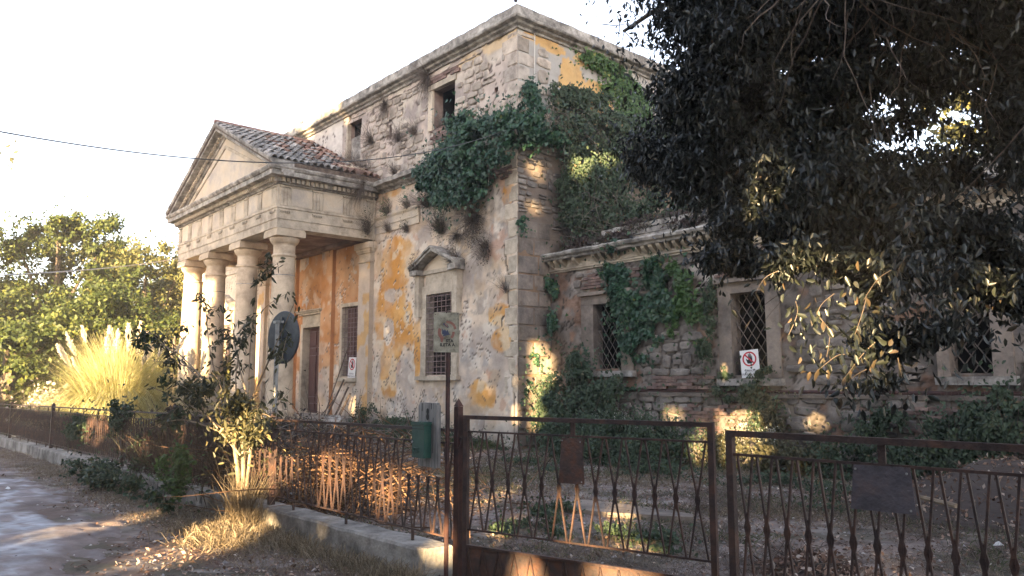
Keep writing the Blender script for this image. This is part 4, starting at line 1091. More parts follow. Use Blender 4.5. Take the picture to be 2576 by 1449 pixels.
def lattice(parent, A, B, zlo, zhi, sp, za, zb, skip_top=(), dias=True):
    """crossing bars from A to B (xy), zlo/zhi heights, sp spacing; za/zb ground offsets at A and B"""
    A = Vector((*A, 0)); B = Vector((*B, 0)); L_ = (B - A).length; u = (B - A) / L_; n = int(L_ / sp); sp = L_ / n
    def P(s, z): return A + u * s + Vector((0, 0, z + za + (zb - za) * s / L_))
    rot = math.atan2(u.y, u.x); zm = (zlo + zhi) / 2
    for i in range(n + 1):
        s = i * sp
        for d in (1, -1):
            e = s + d * sp
            lo = s; hi = e
            if hi < -1e-4 or hi > L_ + 1e-4: 
                hi = s; 
                continue
            top = zhi; frac = 1
            if any(a <= (lo + hi) / 2 <= b for a, b in skip_top): frac = .62
            bar_between(P(lo + .012 * d, zlo), P(lo + (hi - lo) * frac - .012 * d * (frac > .9), zlo + (zhi - zlo) * frac), parent)
    if dias:
        for i in range(n): add('diamond_plate', dia, parent, loc=P((i + .5) * sp, zm), rot=(0, 0, rot), scale=(.78, 1, 1.12))
def fence_panel(xa, xb, label, skip=(), dias=True, sp=.148):
    f = thing('iron_fence', label, 'fence', (xa, 3.95, kz(xa)), 'rusty iron fence panels on the kerb wall')
    za, zb = kz(xa), kz(xb); y = 3.95
    rail((xa, y, 1.25 + za), (xb, y, 1.25 + zb), .018, .013, 'rust', f, 'top_rail')
    rail((xa, y, 1.14 + za), (xb, y, 1.14 + zb), .008, .007, 'rust', f)
    rail((xa, y, .37 + za), (xb, y, .37 + zb), .010, .007, 'rust', f)
    lattice(f, (xa, y), (xb, y), .375, 1.135, sp, za, zb, skip, dias)
    n = max(1, int(abs(xb - xa) / 1.1))
    for i in range(n):
        x = xa + (xb - xa) * (i + .5) / n; z0 = kz(x)
        for (a, b) in ((.25, .37), (1.14, 1.25)):
            mb = MB(); mb.box(x - .013, x + .013, y - .009, y + .009, z0 + a, z0 + b); mb.build('stub_post', 'rust', f)
    return f
XS = [-5.36, -8.96, -15.4, -21.62, -27.63, -34.0]
fence_panel(XS[0], XS[1], 'rusty fence panel nearest the gate, some bars cut short under the green mailbox', skip=((.15, .75), (2.7, 3.5)))
fence_panel(XS[1], XS[2], 'rusty fence panel overgrown with dark brambles, left of the sapling', dias=True)
fence_panel(XS[2], XS[3], 'rusty fence panel in front of the pampas grass', dias=False)
fence_panel(XS[3], XS[4], 'rusty fence panel left of the pampas grass, behind pale seed heads', dias=False)
fence_panel(XS[4], XS[5], 'farthest rusty fence panel at the left edge of the photo', dias=False)
for x, lb in zip(XS[1:], ['orange rusted fence post beside the sapling', 'dark fence post wrapped in brambles', 'reddish fence post left of the pampas grass', 'greyish fence post near the left edge of the photo', 'last fence post beyond the left edge']):
    z0 = kz(x); mb = MB(); mb.box(x - .035, x + .035, 3.915, 3.985, z0 - .1, z0 + 1.30); mb.raw([(x - .04, 3.91, z0 + 1.302), (x + .04, 3.91, z0 + 1.302), (x + .04, 3.99, z0 + 1.302), (x - .04, 3.99, z0 + 1.302), (x, 3.95, z0 + 1.36)], [(0, 1, 4), (1, 2, 4), (2, 3, 4), (3, 0, 4), (3, 2, 1, 0)])
    mb.build('fence_post', 'rust', label=lb, cat='fence post', group='posts of the rusty fence')
# main gate post with pointed cap
gp = thing('gate_post', 'dark red iron gate post with a pointed cap, right beside the sign pole', 'gate post', (-5.27, 3.93, 0))
mb = MB(); mb.box(-5.297, -5.243, 3.903, 3.957, -.2, 1.45); mb.build('shaft', 'rust_dark', gp)
mb = MB(); mb.raw([(-5.30, 3.90, 1.452), (-5.24, 3.90, 1.452), (-5.24, 3.96, 1.452), (-5.30, 3.96, 1.452), (-5.27, 3.93, 1.52)], [(0, 1, 4), (1, 2, 4), (2, 3, 4), (3, 0, 4), (3, 2, 1, 0)]); mb.build('cap', 'rust_dark', gp)
for z0 in (.35, 1.1): mb = MB(); mb.tube([(-5.232, 3.925, z0), (-5.232, 3.925, z0 + .1)], .012, 8); mb.build('hinge', 'rust_dark', gp)
mb = MB(); mb.box(-5.243, -5.225, 3.90, 3.93, .0, 1.12); mb.build('stop_strip', 'rust_dark', gp)

def gate(A, B, label, sp, plate, open_right=True, bars_over=True, nodrop=()):
    A = Vector((*A, 0)); B = Vector((*B, 0)); L_ = (B - A).length; u = (B - A) / L_; n = Vector((u.y, -u.x, 0))
    g = thing('iron_gate', label, 'gate', (A.x, A.y, 0), 'rusty iron gate leaves')
    def P(s, z, o=0): return A + u * s + n * o + Vector((0, 0, z))
    rail(P(0, 1.365), P(L_, 1.365), .020, .016, 'rust', g, 'top_rail')
    rail(P(0, 1.25), P(L_, 1.25), .008, .007, 'rust', g)
    rail(P(0, .47), P(L_, .47), .008, .007, 'rust', g)
    rail(P(0, .34), P(L_, .34), .016, .010, 'rust', g, 'middle_rail')
    rail(P(0, .05), P(L_, .05), .020, .016, 'rust', g, 'bottom_rail')
    for s in (.02, L_ - .02): rail(P(s - .02, .71), P(s + .02, .71), .020, .64, 'rust', g, 'stile')
    lattice(g, P(.05, 0).xy, P(L_ - .05, 0).xy, .475, 1.245, sp, 0, 0)
    rail(P(.04, .195), P(L_ - .04, .195), .003, .135, 'rust_plate', g, 'sheet_panel')
    m_ = int((L_ - .1) / sp)
    for i in range(m_ + 1):
        for d in (-1, 1):
            s = .05 + i * sp; e = s + d * sp * .4
            if 0.03 < e < L_ - .03: bar_between(P(s, .33, .012), P(e, .07, .012), g)
    s0, s1, z0, z1, mt = plate
    rail(P((s0 + s1) / 2 - .018, 1.305), P((s0 + s1) / 2 + .018, 1.305), .006, .052, 'rust', g, 'centre_strap')
    V = []; nn = 7
    V = [P(s0 + .01, z1, .02), P(s1 - .01, z1 + .004, .02), P(s1 + .008, z0 + .004, .026), P(s0 - .012, z0, .026)]; V += [v - n * .004 for v in V]
    mb = MB(); mb.raw(V, [(0, 1, 2, 3), (7, 6, 5, 4), (0, 4, 5, 1), (1, 5, 6, 2), (2, 6, 7, 3), (3, 7, 4, 0)]); pl = mb.build('name_plate', mt, g, label='blank rusted plate wired to the bars')
    for (s, z) in ((s0 + .02, z1 - .02), (s1 - .025, z1 - .025), (s1 - .015, z0 + .02)):
        c = P(s, z, .0235); mb = MB(); mb.tube([c, c + n * .004], .006, 6); mb.build('rivet', 'grey_metal', pl)
    return g
gate((-5.20, 3.94), (-3.15, 4.49), 'left iron gate leaf, hung on the dark post and swung slightly inwards', .15, (.93, 1.13, .90, 1.235, 'rust_plate'))
gate((-2.60, 3.83), (-.55, 3.965), 'right iron gate leaf with a square plate, cut by the right photo edge', .113, (.70, .985, 1.03, 1.245, 'grey_plate'))
# ================================================================= plank, mailbox, signs
mb = MB(); n_ = 5
V = []; 
mb.box(-5.80, -5.52, 3.885, 3.93, .93, 1.455); mb.box(-5.785, -5.535, 3.886, 3.929, 1.4555, 1.475)
mb.build('wooden_plank', 'weathered_wood', wear=.006, label='weathered grey wooden board with a dark knot hole, fixed upright to the fence', cat='board')
kn = thing('knot_hole', 'dark double knot hole near the top of the grey board', 'knot hole', (-5.66, 3.88, 1.36)) if False else None
wp = bpy.data.objects['wooden_plank']
mb = MB()
for (dz, rr) in ((.0, .018), (-.045, .020)):
    V = [(-5.655 + rr * math.cos(2 * math.pi * i / 12), 3.8815, 1.40 + dz + rr * 1.5 * math.sin(2 * math.pi * i / 12)) for i in range(12)]; V += [(x, y + .02, z) for (x, y, z) in V]
    mb.raw(V, [tuple(range(12))] + [(i, (i + 1) % 12, 12 + (i + 1) % 12, 12 + i) for i in range(12)])
mb.build('knot_hole', 'print_black', wp)
for (x, z0, z1) in ((-5.74, 1.40, 1.47), (-5.60, 1.42, 1.47), (-5.70, 1.0, 1.2), (-5.57, 1.05, 1.35)):
    mb = MB(); mb.box(x - .002, x + .002, 3.8822, 3.90, z0, z1); mb.build('split', 'print_black', wp)
mx = thing('mailbox', 'small dark green metal mailbox hung on the grey board', 'mailbox', (-5.68, 3.83, 1.01))
mb = MB(); mb.box(-5.765, -5.585, 3.80, 3.875, 1.01, 1.285); mb.build('body', 'mailbox_green', mx)
mb = MB(); mb.box(-5.770, -5.580, 3.792, 3.876, 1.287, 1.312); mb.build('lid', 'mailbox_green', mx)
mb = MB(); mb.box(-5.735, -5.665, 3.791, 3.80, 1.085, 1.094); mb.box(-5.735, -5.665, 3.791, 3.80, 1.058, 1.066); mb.box(-5.735, -5.73, 3.791, 3.80, 1.066, 1.085); mb.build('name_slot', 'mailbox_green', mx)
mb = MB(); mb.tube([(-5.755, 3.80, 1.14), (-5.755, 3.788, 1.14)], .010, 10); mb.build('lock', 'grey_metal', mx)
mb = MB(); mb.box(-5.762, -5.588, 3.797, 3.8, 1.252, 1.256); mb.build('lid_seam', 'print_black', mx)
leaves('bird_droppings', np.array([[-5.70, 3.83, 1.315], [-5.69, 3.84, 1.315], [-5.64, 3.82, 1.315], [-5.71, 3.81, 1.315]]), .03, 'weed_white', mx, nrm=np.tile([0, 0, 1.], (4, 1)), width=.8)
# text helper
def text_mesh(s, size, m, name='lettering', bold=0.0, align='CENTER'):
    cu = bpy.data.curves.new('t', 'FONT'); cu.body = s; cu.size = size; cu.align_x = align; cu.offset = bold; cu.extrude = .0008; cu.resolution_u = 2
    o = bpy.data.objects.new('t', cu); COL.objects.link(o); bpy.context.view_layer.update()
    me = bpy.data.meshes.new_from_object(o.evaluated_get(bpy.context.evaluated_depsgraph_get())); bpy.data.objects.remove(o); bpy.data.curves.remove(cu)
    me.name = name; me.materials.clear(); me.materials.append(MATS[m]); return me
def plate_frame(loc, nrm, up=Vector((0, 0, 1)), tilt=0):
    """matrix whose local X runs right, local Y up, local Z towards the viewer"""
    n = Vector(nrm).normalized(); x = up.cross(n).normalized(); y = n.cross(x)
    M3 = Matrix((x, y, n)).transposed() @ Matrix.Rotation(tilt, 3, 'Z'); return M3.to_4x4(), Vector(loc)
def on_plate(name, me, parent, fr, x, y, z=.003, rz=0, **kw):
    M4, c = fr; o = bpy.data.objects.new(name, me)
    off = Vector((0, 0, 0)); p = parent
    while p is not None: off += Vector(p.location); p = p.parent
    o.rotation_euler = (M4.to_3x3() @ Matrix.Rotation(rz, 3, 'Z')).to_euler()
    o.location = c + M4.to_3x3() @ Vector((x, y, z)) - off
    o.parent = parent; COL.objects.link(o); return tag(o, **kw)
def poly(pts, m, name, th=.001):
    mb = MB(); n = len(pts); mb.raw([(x, y, 0) for x, y in pts] + [(x, y, th) for x, y in pts], [tuple(range(n - 1, -1, -1)), tuple(range(n, 2 * n))] + [(i, (i + 1) % n, n + (i + 1) % n, n + i) for i in range(n)]); return mb.mesh(name, m)
def ring(r0, r1, m, name, a0=0, a1=2 * math.pi, n=40, th=.001):
    mb = MB(); V = []; F = []
    for i in range(n + 1):
        t = a0 + (a1 - a0) * i / n
        for rr in (r0, r1): V += [(rr * math.cos(t), rr * math.sin(t), th)]
    for i in range(n): F.append((2 * i, 2 * i + 1, 2 * i + 3, 2 * i + 2))
    mb.raw(V, F); return mb.mesh(name, m)
HAND = [(-.026, -.05), (.022, -.055), (.034, -.02), (.036, .035), (.030, .038), (.026, .0), (.024, .055), (.017, .056), (.014, .005), (.010, .066), (.002, .066), (.0, .005), (-.006, .058), (-.013, .055), (-.013, -.002), (-.020, -.012), (-.036, .006), (-.042, .0), (-.034, -.03)]
def warning_sign(label, loc, nrm, w_, h_, tilt, k=1.0):
    t = thing('warning_sign', label, 'sign', loc, 'white no entry signs on the building'); fr = plate_frame(loc, nrm, tilt=tilt)
    on_plate('plate', poly([(-w_ / 2, -h_ / 2), (w_ / 2, -h_ / 2), (w_ / 2, h_ / 2), (-w_ / 2, h_ / 2)], 'sign_white', 'plate', .004), t, fr, 0, 0, -.004)
    R_ = w_ * .38; cy_ = h_ * .17
    on_plate('prohibition_ring', ring(R_ * .80, R_, 'print_red', 'prohibition_ring'), t, fr, 0, cy_, .003)
    sc_ = R_ / .085
    hd = on_plate('hand_symbol', poly([(x * sc_, y * sc_) for x, y in HAND], 'print_black', 'hand_symbol'), t, fr, .0, cy_, .0015)
    on_plate('prohibition_bar', poly([(-R_ * .85, -R_ * .1), (R_ * .85, -R_ * .1), (R_ * .85, R_ * .1), (-R_ * .85, R_ * .1)], 'print_red', 'prohibition_bar'), t, fr, 0, cy_, .0035, rz=-math.pi / 4)
    on_plate('lettering', text_mesh('EDIFICIO', w_ * .145, 'print_grey', bold=.001), t, fr, 0, -h_ * .29)
    on_plate('lettering', text_mesh('PERICOLANTE', w_ * .145, 'print_grey', bold=.001), t, fr, 0, -h_ * .41)
    return t
warning_sign('white no entry sign EDIFICIO PERICOLANTE in the barred window beside the villa door', (-23.12, YF - .10, 2.12), (0, -1, .04), .50, .72, math.radians(-2))
warning_sign('white no entry sign EDIFICIO PERICOLANTE leaning in the barred window of the stone wing', (-8.93, YW - .03, 2.03), (.12, -1, .05), .40, .56, math.radians(5))
# military sign on its pole
sp_ = thing('pole_sign', 'peeling metal sign with faded red and blue emblem on a thin rusty pole', 'sign', (-5.36, 3.87, 0))
mb = MB(); mb.tube([(-5.335, 3.865, -.2), (-5.335, 3.865, 2.24)], .019, 8); mb.build('pole', 'rust_dark', sp_)
fr = plate_frame((-5.33, 3.84, 2.07), (.80, -.60, 0)); W_, H_ = .212, .335
bd = on_plate('board', poly([(-W_ / 2, -H_ / 2), (W_ / 2, -H_ / 2 - .004), (W_ / 2, H_ / 2), (-W_ / 2, H_ / 2)], 'old_sign', 'board', .004), sp_, fr, 0, 0, -.004)
on_plate('emblem_arc', ring(.055, .075, 'faded_red', 'emblem_arc', math.radians(5), math.radians(100), 20), sp_, fr, .010, .02, .001)
on_plate('emblem_arc', ring(.045, .072, 'faded_red', 'emblem_arc', math.radians(150), math.radians(235), 16), sp_, fr, .0, .0, .001)
on_plate('emblem_arc', ring(.045, .065, 'faded_red', 'emblem_arc', math.radians(-50), math.radians(10), 10), sp_, fr, .005, -.005, .001)
on_plate('emblem_shape', poly([(-.035, .03), (-.02, .012), (-.012, .026), (.0, .006), (.01, .02), (.024, -.012), (.036, -.02), (.005, -.026), (-.03, -.036), (-.022, -.02), (-.036, -.015)], 'faded_blue', 'emblem_shape'), sp_, fr, 0, 0, .0015)
on_plate('emblem_shape', poly([(-.036, .075), (-.018, .085), (.016, .052), (.01, .04)], 'faded_blue', 'emblem_shape'), sp_, fr, .004, -.006, .0015)
on_plate('emblem_shape', poly([(-.022, .078), (-.014, .08), (.010, .052), (.004, .048)], 'faded_red', 'emblem_shape'), sp_, fr, .004, -.006, .003)
on_plate('emblem_shape', poly([(-.05, -.05), (-.01, -.04), (-.025, -.055), (-.03, -.085), (-.045, -.085)], 'faded_red', 'emblem_shape'), sp_, fr, 0, 0, .0015)
on_plate('lettering', text_mesh('STA', .036, 'print_black', bold=.0012), sp_, fr, .028, -.085, .002)
on_plate('lettering', text_mesh('ILETA A', .036, 'print_black', bold=.0012), sp_, fr, .010, -.118, .002)
for (x, y) in ((-.095, .15), (.095, .155), (0, .165)): 
    mb = MB(); mb.tube([(0, 0, 0), (0, 0, .004)], .005, 6); on_plate('screw', mb.mesh('screw', 'rust_dark'), sp_, fr, x, y, .0)
# round sign seen from behind
rs = thing('round_sign', 'round road sign seen from its dark back on a pale pole behind the sapling', 'sign', (-9.28, 4.12, kz(-9.2)))
gz = kz(-9.28)
mb = MB(); mb.tube([(-9.30, 4.10, gz - .2), (-9.295, 4.10, 1.5), (-9.29, 4.10, 2.42)], .029, 10); mb.build('pole', 'grey_metal', rs)
mb = MB(); n_ = 40
V = []; F = []; prof = [(.325, 0), (.33, .006), (.33, .02), (.325, .024)]; dc = Vector((-9.245, 4.15, 2.21)); ct, st_ = math.cos(.17), math.sin(.17)
for (rr, yy) in prof:
    for i in range(n_):
        a_ = 2 * math.pi * i / n_; lx = rr * math.cos(a_); V.append((dc.x + lx * ct - yy * st_, dc.y + lx * st_ + yy * ct, dc.z + rr * math.sin(a_)))
for j in range(3):
    for i in range(n_): F.append((j * n_ + i, j * n_ + (i + 1) % n_, (j + 1) * n_ + (i + 1) % n_, (j + 1) * n_ + i))
F += [tuple(range(n_)), tuple(3 * n_ + i for i in range(n_ - 1, -1, -1))]
mb.raw(V, F); mb.build('disc', 'sign_back', rs)
for z0 in (2.0, 2.40): mb = MB(); mb.box(-9.34, -9.21, 4.118, 4.146, z0 - .014, z0 + .014); mb.box(-9.34, -9.25, 4.06, 4.118, z0 - .016, z0 + .016); mb.build('clamp', 'grey_metal', rs)
mb = MB(); mb.box(-9.27, -9.245, 4.125, 4.147, 1.93, 2.46); mb.build('stiffening_rib', 'sign_back', rs)

# ================================================================= wires, rods, birds
def wire(name, p, q, sag, rad, m, label):
    p = Vector(p); q = Vector(q); pts = [p.lerp(q, i / 40) - Vector((0, 0, sag * 4 * (i / 40) * (1 - i / 40))) for i in range(41)]
    mb = MB(); mb.tube(pts, rad, 5); return mb.build(name, m, label=label, cat='cable')
wire('overhead_cable', (-11.06, .46, 4.71), (-14.87, 12.5, 8.10), .70, .010, 'cable', 'dark overhead cable sagging in front of the portico to the corner of the villa')
wire('pale_cable', (-17.23, 1.21, 3.53), (-30.96, 9.5, 6.41), .12, .016, 'pale_cable', 'pale cable running from the left edge of the photo to the outer portico column')
wire('thin_cable', (-40, 9, 4.2), (-27.5, 6.4, 2.6), .5, .012, 'cable', 'thin dark cable slanting down in front of the trees behind the pampas grass')
mb = MB(); mb.tube([(-14.72, 13.42, 10.95), (-14.74, 13.42, 8.5)], .012, 5); mb.build('wall_cable', 'pale_cable', label='thin grey cable hanging down the upper side wall by the corner', cat='cable')
mb = MB(); mb.tube([(-21.75, 12.72, 7.6), (-21.75, 12.74, 5.35)], .014, 6); mb.build('drain_pipe', 'carved_stone', label='thin pale pipe down the wall beside the portico', cat='pipe')
def bird(loc, rz, label):
    b = thing('pigeon', label, 'bird', loc, 'pigeons on the roof edges')
    V = []; F = []; n = 10
    prof = [(-.17, .012, .10), (-.12, .022, .10), (-.06, .045, .095), (.0, .06, .10), (.05, .052, .125), (.08, .034, .16), (.10, .028, .19), (.125, .026, .205), (.145, .010, .20), (.165, .002, .19)]
    for (x, rr, z) in prof:
        for i in range(n): t = 2 * math.pi * i / n; V.append((x, rr * math.cos(t) * .9, z + rr * math.sin(t)))
    for j in range(len(prof) - 1):
        for i in range(n): F.append((j * n + i, (j + 1) * n + i, (j + 1) * n + (i + 1) % n, j * n + (i + 1) % n))
    c, s_ = math.cos(rz), math.sin(rz); V = [(loc[0] + c * x - s_ * y, loc[1] + s_ * x + c * y, loc[2] + z - .03) for x, y, z in V]
    mb = MB(); mb.raw(V, F); mb.build('body', 'bird_grey', b, smooth=True)
    for s2 in (-.02, .02):
        mb = MB(); x, y = loc[0] - s_ * s2, loc[1] + c * s2; mb.tube([(x, y, loc[2] + .05), (x, y, loc[2])], .005, 4); mb.build('leg', 'bird_grey', b)
bird((-14.62, 12.66, 11.53), 2.5, 'pigeon at the very top corner of the villa roof')
bird((-27.3, 12.70, 11.53), .6, 'pigeon on the roof edge, right one of the pair above the portico')
bird((-29.3, 12.70, 11.53), 3.6, 'pigeon on the roof edge, left one of the pair above the portico')
bird((-31.3, 9.2, 8.09), 3.3, 'pigeon on the left end of the portico cornice')
# rods and boards leaning by the door
for i, (p, q, rr, nm, lb) in enumerate([((-23.05, 12.75, 3.15), (-23.75, 12.0, .02), .022, 'leaning_pole', 'long dark pole leaning on the wall between door and barred window'),
        ((-23.4, 12.7, 1.75), (-23.9, 12.1, .02), .03, 'leaning_pole', 'short pale pole leaning beside the villa door'),
        ((-23.1, 12.7, 1.5), (-23.35, 12.1, .02), .035, 'leaning_board', 'grey board leaning below the barred window'),
        ((-22.95, 12.7, 1.3), (-23.1, 12.1, .02), .04, 'leaning_board', 'short dark board at the right of the leaning bundle'),
        ((-24.0, 12.7, 1.1), (-24.5, 12.0, .02), .02, 'leaning_pole', 'shortest stick leaning at the foot of the door jamb')]):
    mb = MB(); mb.tube([p, tuple((a + b) / 2 + .01 for a, b in zip(p, q)), q], rr, 5 if 'pole' in nm else 4); mb.build(nm, 'old_timber', label=lb, cat='pole' if 'pole' in nm else 'board')
for (c, rr, lb) in (((-21.6, 11.3, .50), .17, 'left one of two pale round dishes lying in the brush by the wall'), ((-21.1, 11.2, .52), .2, 'right one of two pale round dishes lying in the brush by the wall')):
    mb = MB(); mb.lathe(0, 0, [(rr * .3, .03), (rr * .8, .02), (rr, .0), (rr, -.02)], 20); o = mb.build('round_dish', 'concrete', label=lb, cat='dish'); o.location = c; o.rotation_euler = (1.0, .2, .4)
for i in range(6):
    x, y = RNG.uniform(-9.5, -1), RNG.uniform(6.5, 11); 
SCRAP = [(-2.95, 9.0, .05, 'scrap of white paper on the dirt heap'), (-4.9, 10.8, .05, 'white chunk of rubble lying behind the right gate leaf'), (-15.2, 2.2, .06, 'crumpled white paper on the grass by the road')]
for (x, y, s_, lb) in SCRAP:
    mb = MB(); z0 = float(gnd(x, y)[0]) + .02; mb.raw([(x - s_, y - s_ * .6, z0), (x + s_, y - s_ * .5, z0 + .02), (x + s_ * .9, y + s_ * .7, z0), (x - s_ * .8, y + s_ * .6, z0 + .03), (x, y, z0 + .05)], [(0, 1, 4), (1, 2, 4), (2, 3, 4), (3, 0, 4), (3, 2, 1, 0)])
    mb.build('litter_scrap', 'sign_white', label=lb, cat='litter')

# ================================================================= ivy and shrubs on the building
def plant(name, label, cat, loc, group=None): return thing(name, label, cat, loc, group)
def ivy_cloud(parent, specs, size, m, out, n_scale=1.0, clump=(2.2, .42), name='foliage', drop=.9, shape='ivy'):
    P, D = blobs([(n * n_scale, c, r_) for (n, c, r_) in specs])
    k = clumpy(P, clump[0], clump[1]); P, D = P[k], D[k]
    nr = D * .6 + np.array(out) + np.array([0, 0, .35])
    ax = RNG.normal(size=(len(P), 3)) * .5; ax[:, 2] -= drop
    r_ = .25 + .5 * (fbm(P * 1.5, 7, 3)) + RNG.normal(size=len(P)) * .16
    return leaves(name, P, size, m, parent, axis=ax, nrm=nr, shape=shape, width=.6, rnd=r_, kind='stuff')
# big dark ivy hanging from the middle cornice at the corner
t = plant('ivy', 'large dark green ivy hanging over the middle cornice at the villa corner', 'ivy', (-16.6, 12.5, 7))
ivy_cloud(t, [(5000, (-17.6, 12.5, 7.6), (.85, .45, .85)), (5500, (-16.7, 12.45, 7.9), (.9, .5, 1.0)), (3500, (-17.0, 12.45, 6.95), (.85, .4, .5)), (2500, (-16.1, 12.5, 7.0), (.45, .35, .5)),
              (3500, (-15.9, 12.5, 8.35), (1.0, .4, .5)), (3800, (-14.75, 12.75, 8.4), (.7, .5, .6)), (4200, (-14.5, 13.0, 8.15), (.4, .55, .4)), (1500, (-14.4, 13.9, 8.0), (.3, .6, .3)), (900, (-15.3, 12.5, 7.6), (.4, .25, .5)), (1400, (-15.0, 12.6, 7.75), (.35, .3, .45)), (1200, (-18.5, 12.55, 7.5), (.5, .3, .3)), (1400, (-17.2, 12.6, 8.9), (.8, .25, .25)),
              (1000, (-18.9, 12.6, 7.9), (.3, .2, .2))], .105, 'ivy_dark', (0, -1, 0), 1.25)
twigs('stem', [(-16.8 + RNG.normal() * .6, 12.6, 7.6) for _ in range(30)], [(RNG.normal() * .6, -.3, -1) for _ in range(30)], RNG.uniform(.6, 1.5, 30), .010, 'bark', t, sag=.15, kind='stuff')
t = plant('ivy', 'small ivy climbing the corner above the big hanging ivy', 'ivy', (-14.6, 13.4, 8.6))
ivy_cloud(t, [(2200, (-14.75, 13.35, 9.25), (.22, .35, .45)), (1300, (-14.75, 13.5, 8.8), (.25, .4, .4))], .09, 'ivy_dark', (1, -.4, 0))
t = plant('ivy', 'light green ivy spreading below the roof cornice of the side wall', 'ivy', (-14.6, 16.8, 9))
ivy_cloud(t, [(6500, (-14.8, 17.2, 10.3), (.22, 1.1, .55)), (5000, (-14.78, 18.2, 9.9), (.3, 1.3, .8)), (3500, (-14.75, 16.2, 10.85), (.15, .9, .25)), (3500, (-14.75, 17.6, 9.3), (.35, 1.2, .5)), (2500, (-14.7, 19.6, 10.3), (.3, 1.2, .8))], .10, 'ivy_light', (1, -.3, 0), 1.15, (1.4, .44))
t = plant('climbing_shrub', 'tangled olive shrub covering the side wall under the light ivy', 'shrub', (-14.5, 16, 8))
ivy_cloud(t, [(6500, (-14.55, 15.4, 8.95), (.4, 1.2, .45)), (6500, (-14.4, 17.0, 8.75), (.6, 1.5, .7)), (3500, (-14.4, 14.6, 8.5), (.4, .7, .35)), (3500, (-14.2, 18.5, 8.5), (.6, 1.4, .9)), (2400, (-14.5, 14.4, 9.35), (.3, .7, .35)), (3500, (-14.5, 15.6, 9.5), (.3, 1.0, .4)), (4500, (-14.35, 15.3, 8.05), (.35, 1.5, .5)), (3000, (-14.3, 17.3, 8.0), (.4, 1.3, .6))], .095, 'bramble', (1, -.4, .2), 1.0, (2.0, .45), shape='oval')
n_ = 220
twigs('stem', [(-14.5 + RNG.normal() * .15, RNG.uniform(13.6, 18.5), RNG.uniform(8.1, 9.0)) for _ in range(n_)], [(RNG.uniform(.1, .8), RNG.normal() * .7, RNG.uniform(-1, .6)) for _ in range(n_)], RNG.uniform(.5, 1.4, n_), .009, 'dry_twig', t, sag=.25, kind='stuff')
# shrub mass on the wing roof
t = plant('roof_shrub', 'dark bluish green bush growing on the wing roof against the villa side wall', 'shrub', (-13.5, 14.9, 5.2))
ivy_cloud(t, [(6500, (-14.0, 14.5, 6.9), (.65, .55, .75)), (5500, (-13.6, 15.3, 6.5), (.9, .8, 1.1)), (5500, (-13.4, 15.0, 5.75), (1.0, .7, .6)), (4000, (-14.2, 14.4, 6.0), (.55, .4, .8)), (1800, (-14.3, 14.4, 5.2), (.35, .3, .5)), (2600, (-13.5, 15.5, 7.6), (.6, .7, .55))], .085, 'bramble', (.6, -1, .2), 1.1, (1.8, .46), shape='oval')
n_ = 160
twigs('stem', [(RNG.uniform(-14.4, -12.8), RNG.uniform(14.1, 15.2), RNG.uniform(5.0, 6.5)) for _ in range(n_)], [(RNG.normal() * .6, -.3, RNG.uniform(-.6, 1)) for _ in range(n_)], RNG.uniform(.5, 1.5, n_), .008, 'dry_twig', t, sag=.2, kind='stuff')
t = plant('roof_shrub', 'blue green brambles spilling over the right half of the wing roof', 'shrub', (-11, 15.4, 5.2))
ivy_cloud(t, [(6500, (-12.2, 15.1, 5.85), (1.2, .6, .55)), (6500, (-10.8, 15.5, 6.0), (1.3, .8, .7)), (4500, (-9.4, 15.6, 6.1), (1.2, .8, .7)), (3500, (-11.4, 16.2, 6.8), (1.4, .8, .7))], .085, 'bramble', (.4, -1, .4), 1.0, (1.8, .44), shape='oval')
t = plant('roof_shrub', 'dry reddish scrub along the parapet slabs of the wing', 'shrub', (-11.5, 14.6, 5.2))
n_ = 420
twigs('stem', [(RNG.uniform(-14.5, -8.5), RNG.uniform(14.2, 14.9), 5.0) for _ in range(n_)], [(RNG.normal() * .7, -.2, RNG.uniform(.3, 1)) for _ in range(n_)], RNG.uniform(.25, .75, n_), .006, 'dry_twig', t, sag=.1, kind='stuff')
ivy_cloud(t, [(2200, (-11.6, 14.15, 5.35), (1.6, .3, .3)), (900, (-12.6, 13.85, 5.0), (.5, .15, .35)), (700, (-10.4, 13.9, 5.1), (.5, .15, .35)), (1800, (-13.6, 14.25, 5.25), (.9, .3, .22)), (1200, (-11.5, 14.5, 5.5), (2.4, .3, .2)), (1500, (-12.6, 14.1, 5.12), (.7, .3, .22))], .06, 'bramble_red', (0, -1, .3), 1, (2, .4), shape='oval')
# strands of ivy on the wing front
t = plant('ivy', 'broad curtain of green ivy over the wing wall between the first two windows', 'ivy', (-11.3, 13.9, 2.2))
wy = YW - .10
ivy_cloud(t, [(3600, (-12.35, wy, 3.7), (.5, .10, .75)), (4500, (-11.7, wy, 3.15), (.65, .12, .75)), (2800, (-11.2, wy, 3.6), (.45, .12, .7)), (2400, (-11.35, wy, 4.1), (.3, .10, .4)), (1800, (-11.9, wy, 2.6), (.4, .10, .4)), (900, (-12.75, wy, 4.35), (.22, .10, .3)), (600, (-12.3, wy, 2.6), (.15, .08, .5)), (700, (-12.3, wy - .1, 4.75), (.3, .2, .3))], .10, 'ivy_dark', (0, -1, 0), 1.05, (2.4, .42))
ivy_cloud(t, [(2200, (-10.7, wy, 3.9), (.35, .09, .6)), (1600, (-10.45, wy, 3.45), (.3, .09, .4)), (700, (-10.2, wy, 2.9), (.25, .08, .7)), (500, (-10.9, wy, 3.1), (.2, .08, .6))], .085, 'ivy_light', (0, -1, 0), 1.05, (2.4, .42))
t = plant('ivy', 'thin straggling ivy beside the left jamb of the middle wing window', 'ivy', (-9.9, 13.9, 1.2))
